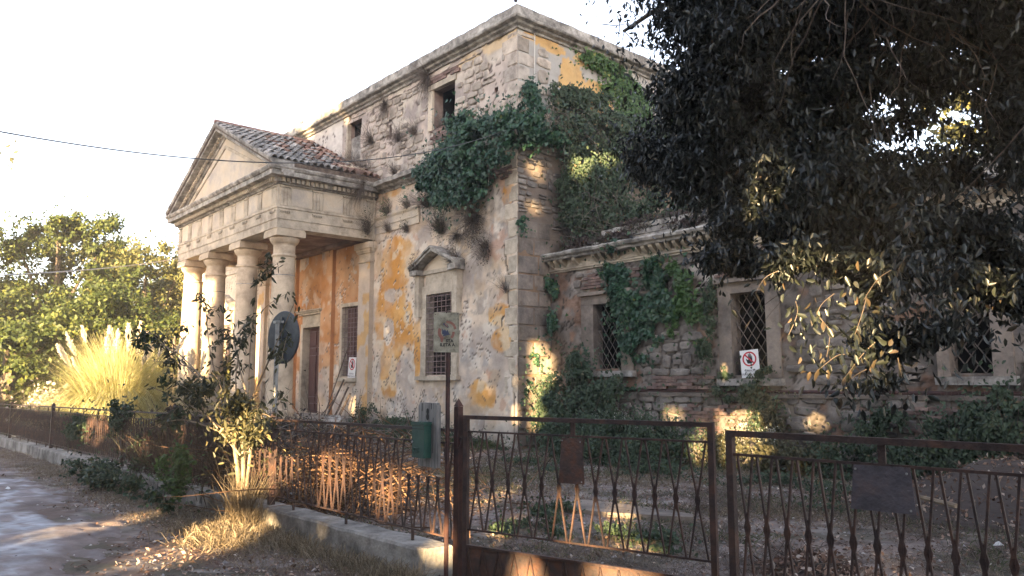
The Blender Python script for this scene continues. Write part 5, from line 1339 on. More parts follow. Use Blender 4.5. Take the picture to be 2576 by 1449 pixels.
ivy_cloud(t, [(1500, (-9.85, wy, 3.1), (.2, .08, .7)), (900, (-9.95, wy, 2.2), (.2, .08, .6)), (900, (-9.5, wy, 1.6), (.4, .12, .35)), (1800, (-8.9, wy - .1, 1.45), (.7, .2, .45)), (1500, (-8.6, wy - .1, .8), (.4, .15, .6)), (500, (-8.4, wy - .15, 1.75), (.3, .12, .3))], .065, 'bramble', (0, -1, 0), 1, (2.6, .42), shape='oval')
t = plant('ivy', 'sparse ivy on the corner where the wing meets the villa', 'ivy', (-14.5, 13.8, 1.5))
ivy_cloud(t, [(700, (-14.72, 13.9, 4.5), (.15, .25, .5)), (900, (-14.5, wy, 3.9), (.3, .1, .5)), (700, (-14.6, 13.9, 3.2), (.15, .2, .7)), (300, (-14.78, 13.2, 1.7), (.05, .3, .7)), (260, (-14.77, 13.6, 2.3), (.05, .35, .5)), (500, (-14.8, 13.1, 5.7), (.1, .25, .3)), (900, (-13.6, wy, 2.0), (.3, .1, .6)), (500, (-12.5, wy, 1.55), (1.6, .12, .15))], .075, 'ivy_dark', (1, -.8, 0), .8, (2.6, .45))
# bushes along the foot of the wing
t = plant('bush', 'dark leafy bush in the corner between villa and wing, below the first barred window', 'bush', (-13.6, 13.2, 0))
ivy_cloud(t, [(6500, (-13.9, 13.4, 1.0), (.75, .6, .95)), (5000, (-13.0, 13.5, .9), (.7, .6, .75)), (2400, (-13.5, 13.7, 1.9), (.6, .25, .6)), (1800, (-12.6, 13.6, 1.5), (.45, .3, .5))], .085, 'bramble', (.3, -1, .5), 1.1, (1.7, .44), shape='oval')
twigs('stem', [(RNG.uniform(-14.3, -12.6), 13.5, .1) for _ in range(70)], [(RNG.normal() * .5, RNG.normal() * .4, 1) for _ in range(70)], RNG.uniform(1.0, 2.2, 70), .010, 'dry_twig', t, kind='stuff')
t = plant('bush', 'low green bush with tiny white flowers in front of the wing wall', 'bush', (-11.5, 12.6, 0))
ivy_cloud(t, [(7000, (-12.2, 12.5, .45), (1.1, .9, .65)), (7000, (-10.6, 12.9, .5), (1.2, .8, .7)), (4200, (-11.2, 11.8, .25), (1.7, .8, .4))], .07, 'bramble', (0, -1, .6), 1.1, (1.7, .42), shape='oval')
P, D = blobs([(260, (-11.5, 12.2, .6), (1.7, .9, .5))]); leaves('flower', P, .03, 'weed_white', t, kind='stuff')
t = plant('bush', 'sunlit yellow green bush under the middle barred window of the wing', 'bush', (-8.4, 13.0, 0))
ivy_cloud(t, [(6500, (-8.6, 13.1, .35), (1.1, .6, .5)), (2600, (-7.4, 13.3, .3), (.6, .5, .42)), (1500, (-8.4, 13.8, 1.0), (.35, .15, .5))], .065, 'sapling_leaf', (0, -1, .6), 1.05, (1.8, .42), shape='oval')
P, D = blobs([(500, (-8.3, 12.9, .6), (1.0, .6, .5))]); leaves('flower', P, .035, 'weed_white', t, kind='stuff')
t = plant('bush', 'dark green weeds along the wing wall right of the middle window', 'bush', (-6.2, 13.2, 0))
ivy_cloud(t, [(5500, (-6.4, 13.3, .3), (1.1, .6, .5)), (4500, (-5.0, 13.3, .3), (1.0, .6, .5)), (2200, (-6.3, 13.8, .9), (.5, .15, .4))], .065, 'bramble', (0, -1, .6), 1, (1.8, .44), shape='oval')
t = plant('bush', 'dark bush with bluish leaves at the foot of the wing, right edge of the photo', 'bush', (-3.9, 13.2, 0))
ivy_cloud(t, [(4500, (-4.3, 13.3, 1.0), (.45, .5, .6)), (4500, (-3.6, 13.2, .8), (.6, .5, .7)), (2600, (-4.9, 13.5, .7), (.5, .4, .6)), (1500, (-3.5, 13.6, 1.7), (.5, .3, .4))], .075, 'bramble', (0, -1, .5), 1, (1.8, .42), shape='oval')
twigs('stem', [(RNG.uniform(-5.2, -3.2), 13.5, .1) for _ in range(90)], [(RNG.normal() * .5, RNG.normal() * .4, 1) for _ in range(90)], RNG.uniform(.8, 2.0, 90), .009, 'dry_twig', t, kind='stuff')
t = plant('weed_patch', 'low green weeds in the yard right behind the left gate leaf', 'weeds', (-6.3, 6.2, 0))
ivy_cloud(t, [(1500, (-6.6, 6.0, .06), (.7, .5, .16)), (1200, (-5.4, 6.4, .05), (.6, .4, .13)), (1100, (-7.6, 7.0, .06), (.6, .4, .18))], .05, 'bramble', (0, -1, .8), 1, (2.2, .42), shape='oval', drop=-.1)
t = plant('weed_patch', 'scattered green weeds in the middle of the yard before the wing bushes', 'weeds', (-8, 10.5, 0))
ivy_cloud(t, [(2200, (-9.0, 11.0, .08), (1.6, .7, .22)), (1800, (-6.5, 11.4, .08), (1.3, .6, .22)), (1300, (-5.0, 10.0, .05), (.9, .5, .14)), (1200, (-11.5, 10.6, .06), (1.0, .5, .2))], .055, 'bramble', (0, -1, .8), 1, (2.0, .44), shape='oval', drop=-.1)
# grass tufts at the foot of the villa
t = plant('weed_patch', 'green weeds along the foot of the plaster wall left of the villa corner', 'weeds', (-18, 12.2, 0))
ivy_cloud(t, [(6500, (-19.3, 12.2, .25), (1.6, .6, .5)), (5000, (-17.2, 12.2, .2), (1.2, .6, .36)), (2600, (-21.3, 12.3, .4), (.5, .4, .75)), (2200, (-15.6, 12.3, .12), (.9, .5, .22))], .06, 'bramble', (0, -1, .7), 1, (1.8, .42), shape='oval')
P = np.stack([RNG.uniform(-22, -15, 3500), RNG.uniform(11.6, 12.7, 3500), np.zeros(3500)], 1); grass('grass_blades', P, .38, 'green_grass', .03, .35, .3, parent=t)
# dry tufts rooted in the walls
def tuft(label, x, y, z, h, spread, m='dry_twig', n=160, down=.0, out=(0, -1, 0), leafy=0, lm='bramble'):
    t = plant('wall_tuft', label, 'tuft', (x, y, z), 'dry tufts rooted in the walls')
    d = np.stack([RNG.normal(size=n) * spread, np.abs(RNG.normal(size=n)) * -.5, RNG.uniform(.3, 1.0, n) - down * RNG.uniform(0, 2, n)], 1)
    twigs('stems', np.stack([x + RNG.normal(size=n) * .05, np.full(n, y), z + RNG.normal(size=n) * .04], 1), d, RNG.uniform(.25, 1.2, n) * h, .0045, m, t, sag=.12 * down + .02, wob=.35, kind='stuff')
    if leafy:
        P, D = blob(int(leafy * .6), (x, y - .12, z + h * (.4 - .8 * down)), (h * .36, .14, h * .62), .0); P = P + RNG.normal(size=P.shape) * [.06, .03, .10]; leaves('foliage', P, .045, lm, t, shape='oval', kind='stuff')
tuft('large dark hanging tuft under the ivy, right of the window gable', -16.55, YF - .05, 6.1, 1.0, .5, n=420, down=.7, leafy=1500, lm='bramble_red')
tuft('second dark tuft hanging just below the largest one', -16.1, YF - .05, 5.3, .65, .45, n=200, down=.8, leafy=500, lm='bramble_red')
tuft('dark tuft on the right end of the window gable', -17.35, YF - .15, 4.95, .5, .5, n=220, leafy=350, lm='bramble_red')
tuft('green grey tuft above the window gable', -18.2, YF - .05, 6.0, .75, .35, n=240, leafy=700)
tuft('pale purple dry tuft high on the plaster wall', -18.9, YF - .05, 6.9, .65, .5, n=320, down=.25)
tuft('small green tuft on the broken architrave band', -19.9, YF - .1, 6.98, .5, .3, n=120, leafy=160)
tuft('feathery green tuft close to the portico', -21.1, YF - .1, 7.0, .5, .22, n=150, leafy=450, lm='ivy_light')
tuft('brownish tuft below the architrave band', -21.0, YF - .1, 6.45, .4, .25, n=120)
tuft('small tuft on the pale plaster left of the window gable', -20.0, YF - .05, 6.3, .38, .3, n=110, leafy=120)
tuft('drooping dark tuft between gable and big ivy', -17.4, YF - .05, 5.75, .5, .6, n=160, down=.6)
tuft('dark shrub hanging from the roof cornice beside the upper window', -18.95, YF - .08, 10.9, .95, .3, n=320, down=.9)
tuft('dry tuft below the roof cornice above the slit window', -21.4, YF - .08, 10.7, .8, .35, n=200, down=.9)
tuft('dry straw under the smaller upper window', -23.4, YF - .08, 8.9, .8, .3, n=240)
tuft('dry bush in the corner above the portico roof', -22.6, YF - .1, 8.3, 1.3, .35, n=420)
tuft('straw tuft left of the dark upper window', -19.6, YF - .08, 9.3, .6, .25, n=160, down=.4)
tuft('straw tuft in the middle of the rubble wall', -20.5, YF - .08, 9.3, .7, .25, n=170, down=.3)
tuft('dry tuft left of the slit window', -22.2, YF - .08, 9.6, .8, .25, n=170, down=.3)
tuft('tangle of dead vine hanging off the portico gutter', -21.6, 12.2, 7.9, .95, .6, n=320, down=.9)
tuft('green tuft hanging at the inner end of the portico architrave', -21.85, 12.6, 6.5, .8, .3, n=220, leafy=260)
tuft('straw in the opening of the dark upper window', -18.3, YF + .1, 9.2, .5, .4, n=120)
tuft('scrubby tuft on the middle cornice left of the ivy', -20.3, 12.6, 8.1, .45, .5, n=150)
tuft('thin twig tuft beside the long crack', -15.25, YF - .05, 4.0, .55, .2, n=60)
tuft('moss and weeds on the left slope of the window gable', -19.1, 12.65, 5.0, .3, .5, n=160, leafy=200, lm='bramble_red')
tuft('purple dry tuft on the roof cornice above the dark window', -19.3, 12.75, 11.25, .35, .3, n=120)

# ================================================================= brush, brambles, sapling, pampas
t = plant('brush_pile', 'heap of cut orange brown branches behind the near fence panel', 'brush pile', (-9.8, 5.3, 0))
n_ = 900
c = np.array([[-9.9, 5.3, .35]]) + RNG.normal(size=(n_, 3)) * [1.1, .55, .28]; c[:, 2] = np.abs(c[:, 2]) * .9
d = RNG.normal(size=(n_, 3)); d[:, 2] *= .35
twigs('branches', c, d, RNG.uniform(.4, 1.3, n_), .009, 'dry_orange', t, wob=.2, kind='stuff')
P, D = blobs([(2600, (-9.9, 5.3, .3), (1.5, .8, .45), .1)]); leaves('dead_leaves', P, .055, 'dry_orange', t, shape='oval', kind='stuff')
t = plant('brush_pile', 'low dead branches lying in front of the villa door', 'brush pile', (-16, 8, 0))
n_ = 700; c = np.array([[-16.5, 8.3, .3]]) + RNG.normal(size=(n_, 3)) * [2.6, .9, .2]; c[:, 2] = np.abs(c[:, 2]); d = RNG.normal(size=(n_, 3)); d[:, 2] *= .4
twigs('branches', c, d, RNG.uniform(.4, 1.4, n_), .011, 'dry_twig', t, wob=.2, kind='stuff')
P, D = blobs([(5000, (-17.5, 8.3, .35), (2.8, 1.0, .55), .1)]); leaves('dead_leaves', P, .07, 'bramble_red', t, shape='oval', kind='stuff')
t = plant('bramble', 'dark reddish brambles climbing over the fence left of the sapling', 'bramble', (-11.5, 4.0, 0))
ivy_cloud(t, [(7000, (-11.6, 4.3, .75), (1.6, .35, .5)), (2000, (-13.8, 4.3, .6), (1.2, .3, .4)), (6000, (-10.6, 4.4, .6), (1.0, .4, .55)), (1500, (-13.4, 4.2, .8), (1.2, .3, .4)), (1000, (-12.6, 3.95, 1.1), (1.0, .25, .18))], .055, 'bramble_red', (0, -1, .4), 1, (2.2, .44), shape='oval', drop=.3)
n_ = 500; twigs('canes', [(RNG.uniform(-14.5, -9.6), 4.2 + RNG.normal() * .2, .05) for _ in range(n_)], [(RNG.normal() * .8, -.2, 1) for _ in range(n_)], RNG.uniform(.8, 1.8, n_), .006, 'bramble_red', t, wob=.35, sag=.12, kind='stuff')
t = plant('bramble', 'green brambles hanging on the fence post in front of the pampas grass', 'bramble', (-15.4, 4.0, 0))
ivy_cloud(t, [(1800, (-15.4, 3.9, 1.05), (.4, .2, .35)), (1500, (-16.9, 3.9, .75), (1.0, .15, .45)), (1500, (-18.9, 3.95, .7), (.9, .15, .4)), (1400, (-14.3, 3.9, .45), (.9, .2, .45))], .075, 'bramble', (0, -1, .4), 1, (1.8, .44), shape='oval', drop=.4)
t = plant('bush', 'green weeds growing over the kerb at the road side, left of the sapling', 'bush', (-11.6, 3.4, 0))
ivy_cloud(t, [(1500, (-10.9, 3.45, .14), (.5, .32, .32)), (1400, (-12.3, 3.4, .10), (.9, .3, .2)), (2000, (-14.2, 3.4, .1), (1.1, .35, .3)), (1500, (-16.2, 3.4, .05), (.8, .3, .22))], .065, 'bramble', (0, -1, .6), 1, (1.7, .44), shape='oval', drop=.2)
ivy_cloud(t, [(1300, (-10.7, 3.4, .42), (.35, .25, .35))], .06, 'ivy_light', (0, -1, .6), 1, (2, .4), name='pale_foliage', shape='oval', drop=-.3)

# sapling by the fence
sap = thing('sapling', 'young tree with pale bent stems and olive leaves at the road side of the fence', 'tree', (-9.1, 3.62, 0))
def limb(pts, r0, r1, name='branch', m='pale_bark'):
    P_ = [Vector(p) for p in pts]; out = []
    for i in range(len(P_) - 1):          # Catmull-Rom
        p0 = P_[max(i - 1, 0)]; p1 = P_[i]; p2 = P_[i + 1]; p3 = P_[min(i + 2, len(P_) - 1)]
        for k in range(5):
            t = k / 5; out.append(.5 * ((2 * p1) + (p2 - p0) * t + (2 * p0 - 5 * p1 + 4 * p2 - p3) * t * t + (-p0 + 3 * p1 - 3 * p2 + p3) * t ** 3))
    out.append(P_[-1]); n = len(out)
    mb = MB(); mb.tube(out, [r0 + (r1 - r0) * i / (n - 1) for i in range(n)], 7); return out, mb.build(name, m, sap if name != 'limb' else oak)
g0 = float(gnd(-9.1, 3.62)[0]) - .05
ENDS = []
trunks = [[(-9.08, 3.62, g0), (-9.14, 3.62, .5), (-9.28, 3.6, .95), (-9.5, 3.58, 1.35)], [(-9.04, 3.64, g0), (-9.0, 3.62, .55), (-8.98, 3.6, 1.0), (-8.85, 3.6, 1.4)], [(-9.0, 3.6, g0), (-8.9, 3.62, .45), (-8.86, 3.64, .95)]]
for k, tr in enumerate(trunks): limb(tr, .032 - .006 * k, .016, 'stem')
# branch tips: camera-independent list of bent shoots
BR = [((-9.5, 3.58, 1.35), (-10.3, 3.3, 1.9), (-11.2, 3.1, 2.35)), ((-9.5, 3.58, 1.35), (-9.9, 3.5, 2.0), (-10.2, 3.5, 2.75)), ((-9.3, 3.6, 1.0), (-10.2, 3.4, 1.35), (-11.3, 3.2, 1.6)), ((-9.5, 3.58, 1.3), (-9.7, 3.6, 1.9), (-9.8, 3.8, 2.45)),
      ((-8.85, 3.6, 1.4), (-8.9, 3.6, 2.0), (-8.75, 3.6, 2.95)), ((-8.85, 3.6, 1.4), (-8.3, 3.6, 1.95), (-7.75, 3.6, 2.5)), ((-8.98, 3.6, 1.0), (-8.3, 3.5, 1.3), (-7.9, 3.5, 1.25)), ((-9.2, 3.6, .9), (-8.8, 3.3, 1.3), (-8.5, 3.1, 1.35)),
      ((-9.3, 3.6, 1.0), (-9.8, 3.2, 1.2), (-10.3, 2.95, 1.1)), ((-8.85, 3.6, 1.4), (-9.0, 3.5, 1.9), (-9.3, 3.5, 2.5)), ((-9.1, 3.62, .8), (-9.3, 3.3, 1.25), (-9.2, 3.1, 1.55)), ((-9.4, 3.6, 1.2), (-10.4, 3.5, 1.8), (-11.6, 3.3, 1.95)),
      ((-8.86, 3.64, .95), (-8.5, 3.5, 1.0), (-8.2, 3.3, .9)), ((-9.5, 3.58, 1.35), (-10.8, 3.3, 2.1), (-11.7, 3.1, 2.05)), ((-9.1, 3.6, 1.2), (-9.3, 3.6, 1.7), (-9.15, 3.6, 2.2))]
LP = []; LA = []
for b in BR:
    out, _ = limb(b, .012, .003)
    for _ in range(3):
        i = random.randint(4, len(out) - 2); q = out[i] + Vector((random.uniform(-.4, .4), random.uniform(-.3, .3), random.uniform(-.1, .35)))
        o2, _ = limb((out[i], (out[i] + q) / 2 + Vector((0, 0, .04)), q), .005, .002, 'twig'); out = out + o2
    for i, p in enumerate(out):
        if i > 3:
            for _ in range(2): LP.append(p + Vector(RNG.normal(size=3) * .03)); LA.append(Vector((RNG.normal() * .6, RNG.normal() * .6, -.75)))
leaves('leaf_spray', np.array(LP), .085, 'sapling_leaf', sap, axis=np.array(LA), width=.34, shape='oval', fold=.08, kind='stuff', rnd=RNG.uniform(0, .6, len(LP)))
P, D = blobs([(1500, (-9.0, 3.5, 1.2), (.8, .35, .38), .2), (450, (-9.9, 3.4, 1.65), (.6, .3, .35), .2), (260, (-8.6, 3.5, 1.2), (.4, .3, .3), .2)])
leaves('foliage', P, .075, 'sapling_leaf', sap, width=.38, shape='oval', kind='stuff')
P, D = blobs([(110, (-11.0, 3.1, 2.2), (.26, .2, .12), .2), (110, (-10.7, 3.3, 1.55), (.35, .2, .2), .2), (80, (-10.2, 3.3, 1.25), (.3, .2, .25), .2)])
leaves('foliage', P, .085, 'ivy_dark', sap, width=.34, shape='oval', kind='stuff', name_=0) if False else leaves('foliage', P, .085, 'bramble', sap, width=.34, shape='oval', kind='stuff')
n_ = 260; twigs('dry_shoots', np.stack([RNG.normal(-8.95, .17, n_), RNG.normal(3.60, .07, n_), np.full(n_, .0)], 1), [(RNG.normal() * .3, RNG.normal() * .2, 1) for _ in range(n_)], RNG.uniform(.35, .8, n_), .005, 'dry_grass', sap, wob=.3, kind='stuff')
n_ = 3000; P = np.stack([RNG.normal(-8.7, .45, n_), RNG.normal(3.35, .22, n_), np.full(n_, -.02)], 1); grass('straw', P, .22, 'dry_grass', .03, .6, .3, parent=sap)

# pampas grass
pam = thing('pampas_grass', 'huge sunlit clump of pampas grass with feathery pale plumes behind the fence', 'pampas grass', (-27.4, 6.8, -.1))
n_ = 9000; a_ = RNG.uniform(0, 2 * math.pi, n_); rr = np.abs(RNG.normal(0, .42, n_)); base = np.stack([-27.4 + rr * np.cos(a_), 6.8 + rr * np.sin(a_), np.full(n_, -.15)], 1)
out_ = np.stack([np.cos(a_), np.sin(a_), np.zeros(n_)], 1); lean_ = RNG.uniform(.05, 1.0, n_); Lb = RNG.uniform(2.2, 3.6, n_)
segs = 7; W = .012; pts = []; pos = base.copy(); ang = np.pi / 2 - lean_ * .35
side = np.stack([-np.sin(a_), np.cos(a_), np.zeros(n_)], 1)
for k in range(segs + 1):
    ww = W * (1 - .85 * k / segs); pts.append(pos - side * ww); pts.append(pos + side * ww)
    ang = ang - (lean_ * .42 + .06) * (k / segs + .25); pos = pos + (out_ * np.cos(ang)[:, None] + np.array([0, 0, 1.]) * np.sin(ang)[:, None]) * (Lb / segs)[:, None]
V = np.stack(pts, 1).reshape(-1, 3); q = np.array([[2 * k, 2 * k + 1, 2 * k + 3, 2 * k + 2] for k in range(segs)]); F = (q[None] + (np.arange(n_) * 2 * (segs + 1))[:, None, None]).reshape(-1, 4)
fix0(add('blades', np_mesh('blades', V, F, 'pampas_blade', attrs=np.repeat(RNG.random(n_), 2 * (segs + 1))), pam, kind='stuff'))
r = random.Random(77)
for i in range(26):
    an = r.uniform(0, 2 * math.pi); le = r.uniform(.05, .75) * (1.25 if i < 5 else .8); 
    if i < 4: an = math.pi * (1.12 + .06 * i); le = .85 - .1 * i
    d0 = Vector((math.cos(an) * le, math.sin(an) * le, 1)).normalized(); Ls = r.uniform(2.6, 3.2); p0 = Vector((-27.4 + math.cos(an) * .3, 6.8 + math.sin(an) * .3, -.1)); p1 = p0 + d0 * Ls
    mb = MB(); mb.tube([p0, p0 + d0 * Ls * .6, p1], .008, 4); st = mb.build('stalk', 'pale_bark', pam)
    m_ = 420; tt = RNG.uniform(0, 1, m_); L2 = r.uniform(.5, .75); rad = .075 * np.sin(np.pi * np.clip(tt * .9 + .08, 0, 1)) ** .8
    P = np.array(p1)[None] + np.array(d0)[None] * (tt * L2 - .1)[:, None] + unit(RNG.normal(size=(m_, 3))) * rad[:, None] * RNG.uniform(.2, 1, m_)[:, None]
    leaves('plume', P, .09, 'pampas_plume', st, axis=np.tile(np.array(d0) * 1.2, (m_, 1)), width=.14, kind='stuff')
# pale seed heads shrub and low hedge, far left
t = plant('seed_head_shrub', 'weed thicket with pale fluffy seed heads at the left edge of the photo', 'shrub', (-30.5, 5.4, -.2))
P, D = blobs([(900, (-31.2, 5.4, 1.0), (1.7, .6, .45), .5), (700, (-29.6, 5.4, .7), (1.2, .6, .45), .5), (300, (-30.4, 5.4, 1.4), (.7, .5, .35), .4)]); leaves('seed_heads', P, .11, 'pale_flower', t, width=.9, shape='oval', kind='stuff')
P, D = blobs([(5000, (-30.6, 5.5, .5), (2.5, .8, .8), .1)]); leaves('foliage', P, .10, 'dry_grass', t, width=.3, kind='stuff')
n_ = 300; twigs('stems', [(RNG.uniform(-32.5, -28.5), 5.4 + RNG.normal() * .3, -.3) for _ in range(n_)], [(RNG.normal() * .2, RNG.normal() * .2, 1) for _ in range(n_)], RNG.uniform(1, 1.8, n_), .008, 'dry_twig', t, kind='stuff')
for (x, y, z, s_, lb) in ((-26.0, 5.2, .2, 1.0, 'rusty brown undergrowth behind the fence below the pampas grass'), (-19.5, 5.6, .1, 1.0, 'low brown weeds behind the fence between pampas grass and portico')):
    t = plant('undergrowth', lb, 'undergrowth', (x, y, -.2))
    P, D = blobs([(6500, (x, y, z), (3.4, .7, .42), .1)]); leaves('foliage', P, .08, 'bramble_red', t, width=.3, shape='oval', kind='stuff')

# heaps of soil and leaves in the yard, right
def heap(label, cx, cy, rx, ry, h, seed):
    xs = np.linspace(-1.15, 1.15, 44); X, Y_ = np.meshgrid(xs, xs); x, y = X.ravel(), Y_.ravel(); rr = np.sqrt(x * x + y * y)
    z = h * np.exp(-rr ** 2 * 2.6) * (1 + .6 * (N2(x, y, 3, seed) - .5)) + (N2(x, y, 9, seed + 1) - .5) * .12 * sstep(1.1, .8, rr) - .07 * (rr > 1)
    wx, wy_ = cx + x * rx, cy + y * ry; V = np.stack([wx, wy_, z + ground_z(wx, wy_)], 1)
    F = np.array([[j * 44 + i, j * 44 + i + 1, (j + 1) * 44 + i + 1, (j + 1) * 44 + i] for j in range(43) for i in range(43)])
    t = thing('leaf_heap', label, 'heap', (cx, cy, 0)); c_ = lerp((.07, .055, .05), (.13, .105, .09), N2(wx, wy_, 2, seed))
    fix0(add('mound', np_mesh('mound', V, F, 'soil', col=c_, smooth=True), t))
    k = RNG.integers(0, len(V), 3600); k = k[rr[k] < 1.0]; P = V[k] + RNG.normal(size=(len(k), 3)) * [.04, .04, .01] + [0, 0, .02]
    leaves('dead_leaves', P, .06, 'leaf_litter', t, width=.5, kind='stuff')
    m_ = 170; k = RNG.integers(0, len(V), m_); twigs('sticks', V[k] + [0, 0, .03], RNG.normal(size=(m_, 3)) * [1, 1, .3], RNG.uniform(.15, .5, m_), .005, 'dry_twig', t, kind='stuff')
heap('large dark heap of dead leaves and soil behind the right gate leaf', -3.6, 11.3, 2.0, 1.5, .62, 301)
heap('small dark heap of leaves close behind the right gate leaf', -3.55, 6.5, .5, .4, .16, 303)
mb = MB(); mb.tube([(-4.2, 10.2, .25), (-3.7, 10.0, .22)], .03, 6); mb.build('broken_branch', 'pale_bark', label='short pale broken branch lying on the leaf heap', cat='branch')

# ================================================================= far trees
def far_tree(label, x, y, H_, R_, m='far_leaf', n=16000, seed=0, leaf=.30, base=.12, name='broadleaf_tree', group='trees behind the road and villa'):
    t = thing(name, label, 'tree', (x, y, -.5), group); r = random.Random(seed); z0 = -.6
    mb = MB(); mb.tube([(x, y, z0), (x + .15, y, H_ * .3), (x - .1, y, H_ * .6), (x, y, H_ * .85)], [.30, .24, .15, .05], 8); mb.build('trunk', 'bark', t)
    sp = []
    for k in range(30):
        f = r.random(); zz = H_ * (base + (.92 - base) * f); wR = R_ * (.55 + .6 * math.sin(math.pi * min(1, .15 + f * .85))) * .8; an = r.uniform(0, 2 * math.pi); d_ = wR * math.sqrt(r.uniform(.15, 1))
        cr = R_ * r.uniform(.22, .42); sp.append((n / 30, (x + d_ * math.cos(an), y + d_ * math.sin(an), zz), (cr, cr, cr * .8)))
    for k in range(10):
        s_ = sp[k * 3][1]; mb = MB(); zb = H_ * r.uniform(.2, .5); mb.tube([(x, y, zb), ((x + s_[0]) / 2, (y + s_[1]) / 2, (zb + s_[2]) / 2 + .4), s_], [.12, .08, .03], 5); mb.build('limb', 'bark', t)
    P, D = blobs(sp); k = clumpy(P, 1.1, .40, seed); P, D = P[k], D[k]
    ax = RNG.normal(size=(len(P), 3)); ax[:, 2] -= .4
    rn = .1 + .55 * fbm(P * .6, seed, 3) + RNG.normal(size=len(P)) * .18
    leaves('crown', P, leaf, m, t, axis=ax, nrm=D + [0, 0, .5], width=.62, rnd=rn, kind='stuff')
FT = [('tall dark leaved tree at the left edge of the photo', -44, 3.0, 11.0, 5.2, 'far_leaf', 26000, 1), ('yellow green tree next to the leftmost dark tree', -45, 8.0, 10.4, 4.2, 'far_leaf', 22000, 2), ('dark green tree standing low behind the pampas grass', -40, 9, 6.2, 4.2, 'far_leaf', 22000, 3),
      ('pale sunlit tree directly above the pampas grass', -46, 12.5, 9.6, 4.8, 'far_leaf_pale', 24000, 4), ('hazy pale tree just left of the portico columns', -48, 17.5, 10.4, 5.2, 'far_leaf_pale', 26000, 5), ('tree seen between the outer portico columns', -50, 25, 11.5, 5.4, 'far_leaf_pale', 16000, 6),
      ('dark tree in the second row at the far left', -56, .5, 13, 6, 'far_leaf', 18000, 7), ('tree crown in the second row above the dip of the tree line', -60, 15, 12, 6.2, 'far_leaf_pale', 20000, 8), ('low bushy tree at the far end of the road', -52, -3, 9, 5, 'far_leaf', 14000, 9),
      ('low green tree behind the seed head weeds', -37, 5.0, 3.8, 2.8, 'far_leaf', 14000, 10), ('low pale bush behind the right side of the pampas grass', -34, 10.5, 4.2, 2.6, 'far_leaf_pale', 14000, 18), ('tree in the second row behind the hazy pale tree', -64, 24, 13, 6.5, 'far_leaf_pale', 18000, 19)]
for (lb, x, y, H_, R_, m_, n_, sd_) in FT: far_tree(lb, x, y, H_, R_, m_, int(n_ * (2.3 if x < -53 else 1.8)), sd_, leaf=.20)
far_tree('sunlit golden tree beyond the wing, seen through the oak branches', -8.0, 29, 14.2, 5.5, 'far_leaf_pale', 22000, 11, .26)
far_tree('second golden tree beyond the wing at the right edge of the photo', -1.5, 30, 14, 5.5, 'far_leaf_pale', 20000, 12, .26)
far_tree('tree far behind the wing roof', 5, 32, 14, 5.5, 'far_leaf', 14000, 13, .3)
far_tree('low dark tree deep in the shade between the left trees', -50, 7, 7.5, 6.0, 'far_leaf', 16000, 20, .3)
pt = thing('pine_tree', 'tall pine whose crown top peeks in at the left edge of the photo', 'tree', (-82, 8.5, -1))
mb = MB(); mb.tube([(-82.5, 8.0, -1), (-82.4, 8.2, 12), (-81.8, 8.4, 22)], [.5, .4, .2], 8); mb.build('trunk', 'bark', pt)
P, D = blobs([(3000, (-82.0, 6.9, 22.0), (2.3, 2.3, 1.4)), (900, (-82, 4.8, 21.5), (1.8, 1.8, 1.0))]); leaves('crown', P, .5, 'far_leaf_pale', pt, width=.5, kind='stuff')

# ================================================================= the big oak, right
oak = thing('holm_oak', 'large dark evergreen oak whose hanging branches fill the right side of the photo', 'tree', (-1.2, 9.2, 0))
mb = MB(); mb.tube([(-1.2, 9.2, -.2), (-1.15, 9.2, 1.2), (-1.3, 9.1, 2.6), (-1.7, 8.9, 4.2), (-2.2, 8.6, 6.0), (-2.8, 8.4, 8.0), (-3.2, 8.4, 10.5)], [.36, .29, .26, .24, .19, .14, .06], 12); mb.build('trunk', 'bark', oak, wear=.03)
r = random.Random(5)
LB = [((-1.6, 8.9, 3.8), (-2.6, 8.2, 4.6), (-3.8, 7.4, 5.2), (-4.9, 6.9, 5.3)), ((-1.9, 8.7, 5.0), (-3.4, 8.2, 5.9), (-5.2, 7.6, 6.4), (-6.4, 7.4, 6.2)), ((-1.5, 9.0, 3.2), (-2.0, 8.0, 4.2), (-2.6, 6.9, 4.8), (-3.0, 5.8, 5.0)),
      ((-2.2, 8.6, 6.0), (-3.5, 7.6, 7.0), (-4.8, 6.8, 7.4)), ((-1.9, 8.7, 4.9), (-1.6, 7.4, 5.6), (-1.6, 6.2, 5.9)), ((-1.4, 9.1, 2.9), (-2.4, 8.8, 3.6), (-3.6, 8.5, 3.7), (-4.4, 8.3, 3.2)), ((-2.4, 8.5, 6.6), (-4.4, 9.0, 7.6), (-6.2, 9.2, 7.8)),
      ((-1.3, 9.1, 2.7), (-1.2, 8.0, 3.5), (-1.5, 6.8, 3.9))]
limb_pts = []
for l_ in LB:
    out, _ = limb(l_, .085, .022, 'limb', 'bark'); limb_pts += out
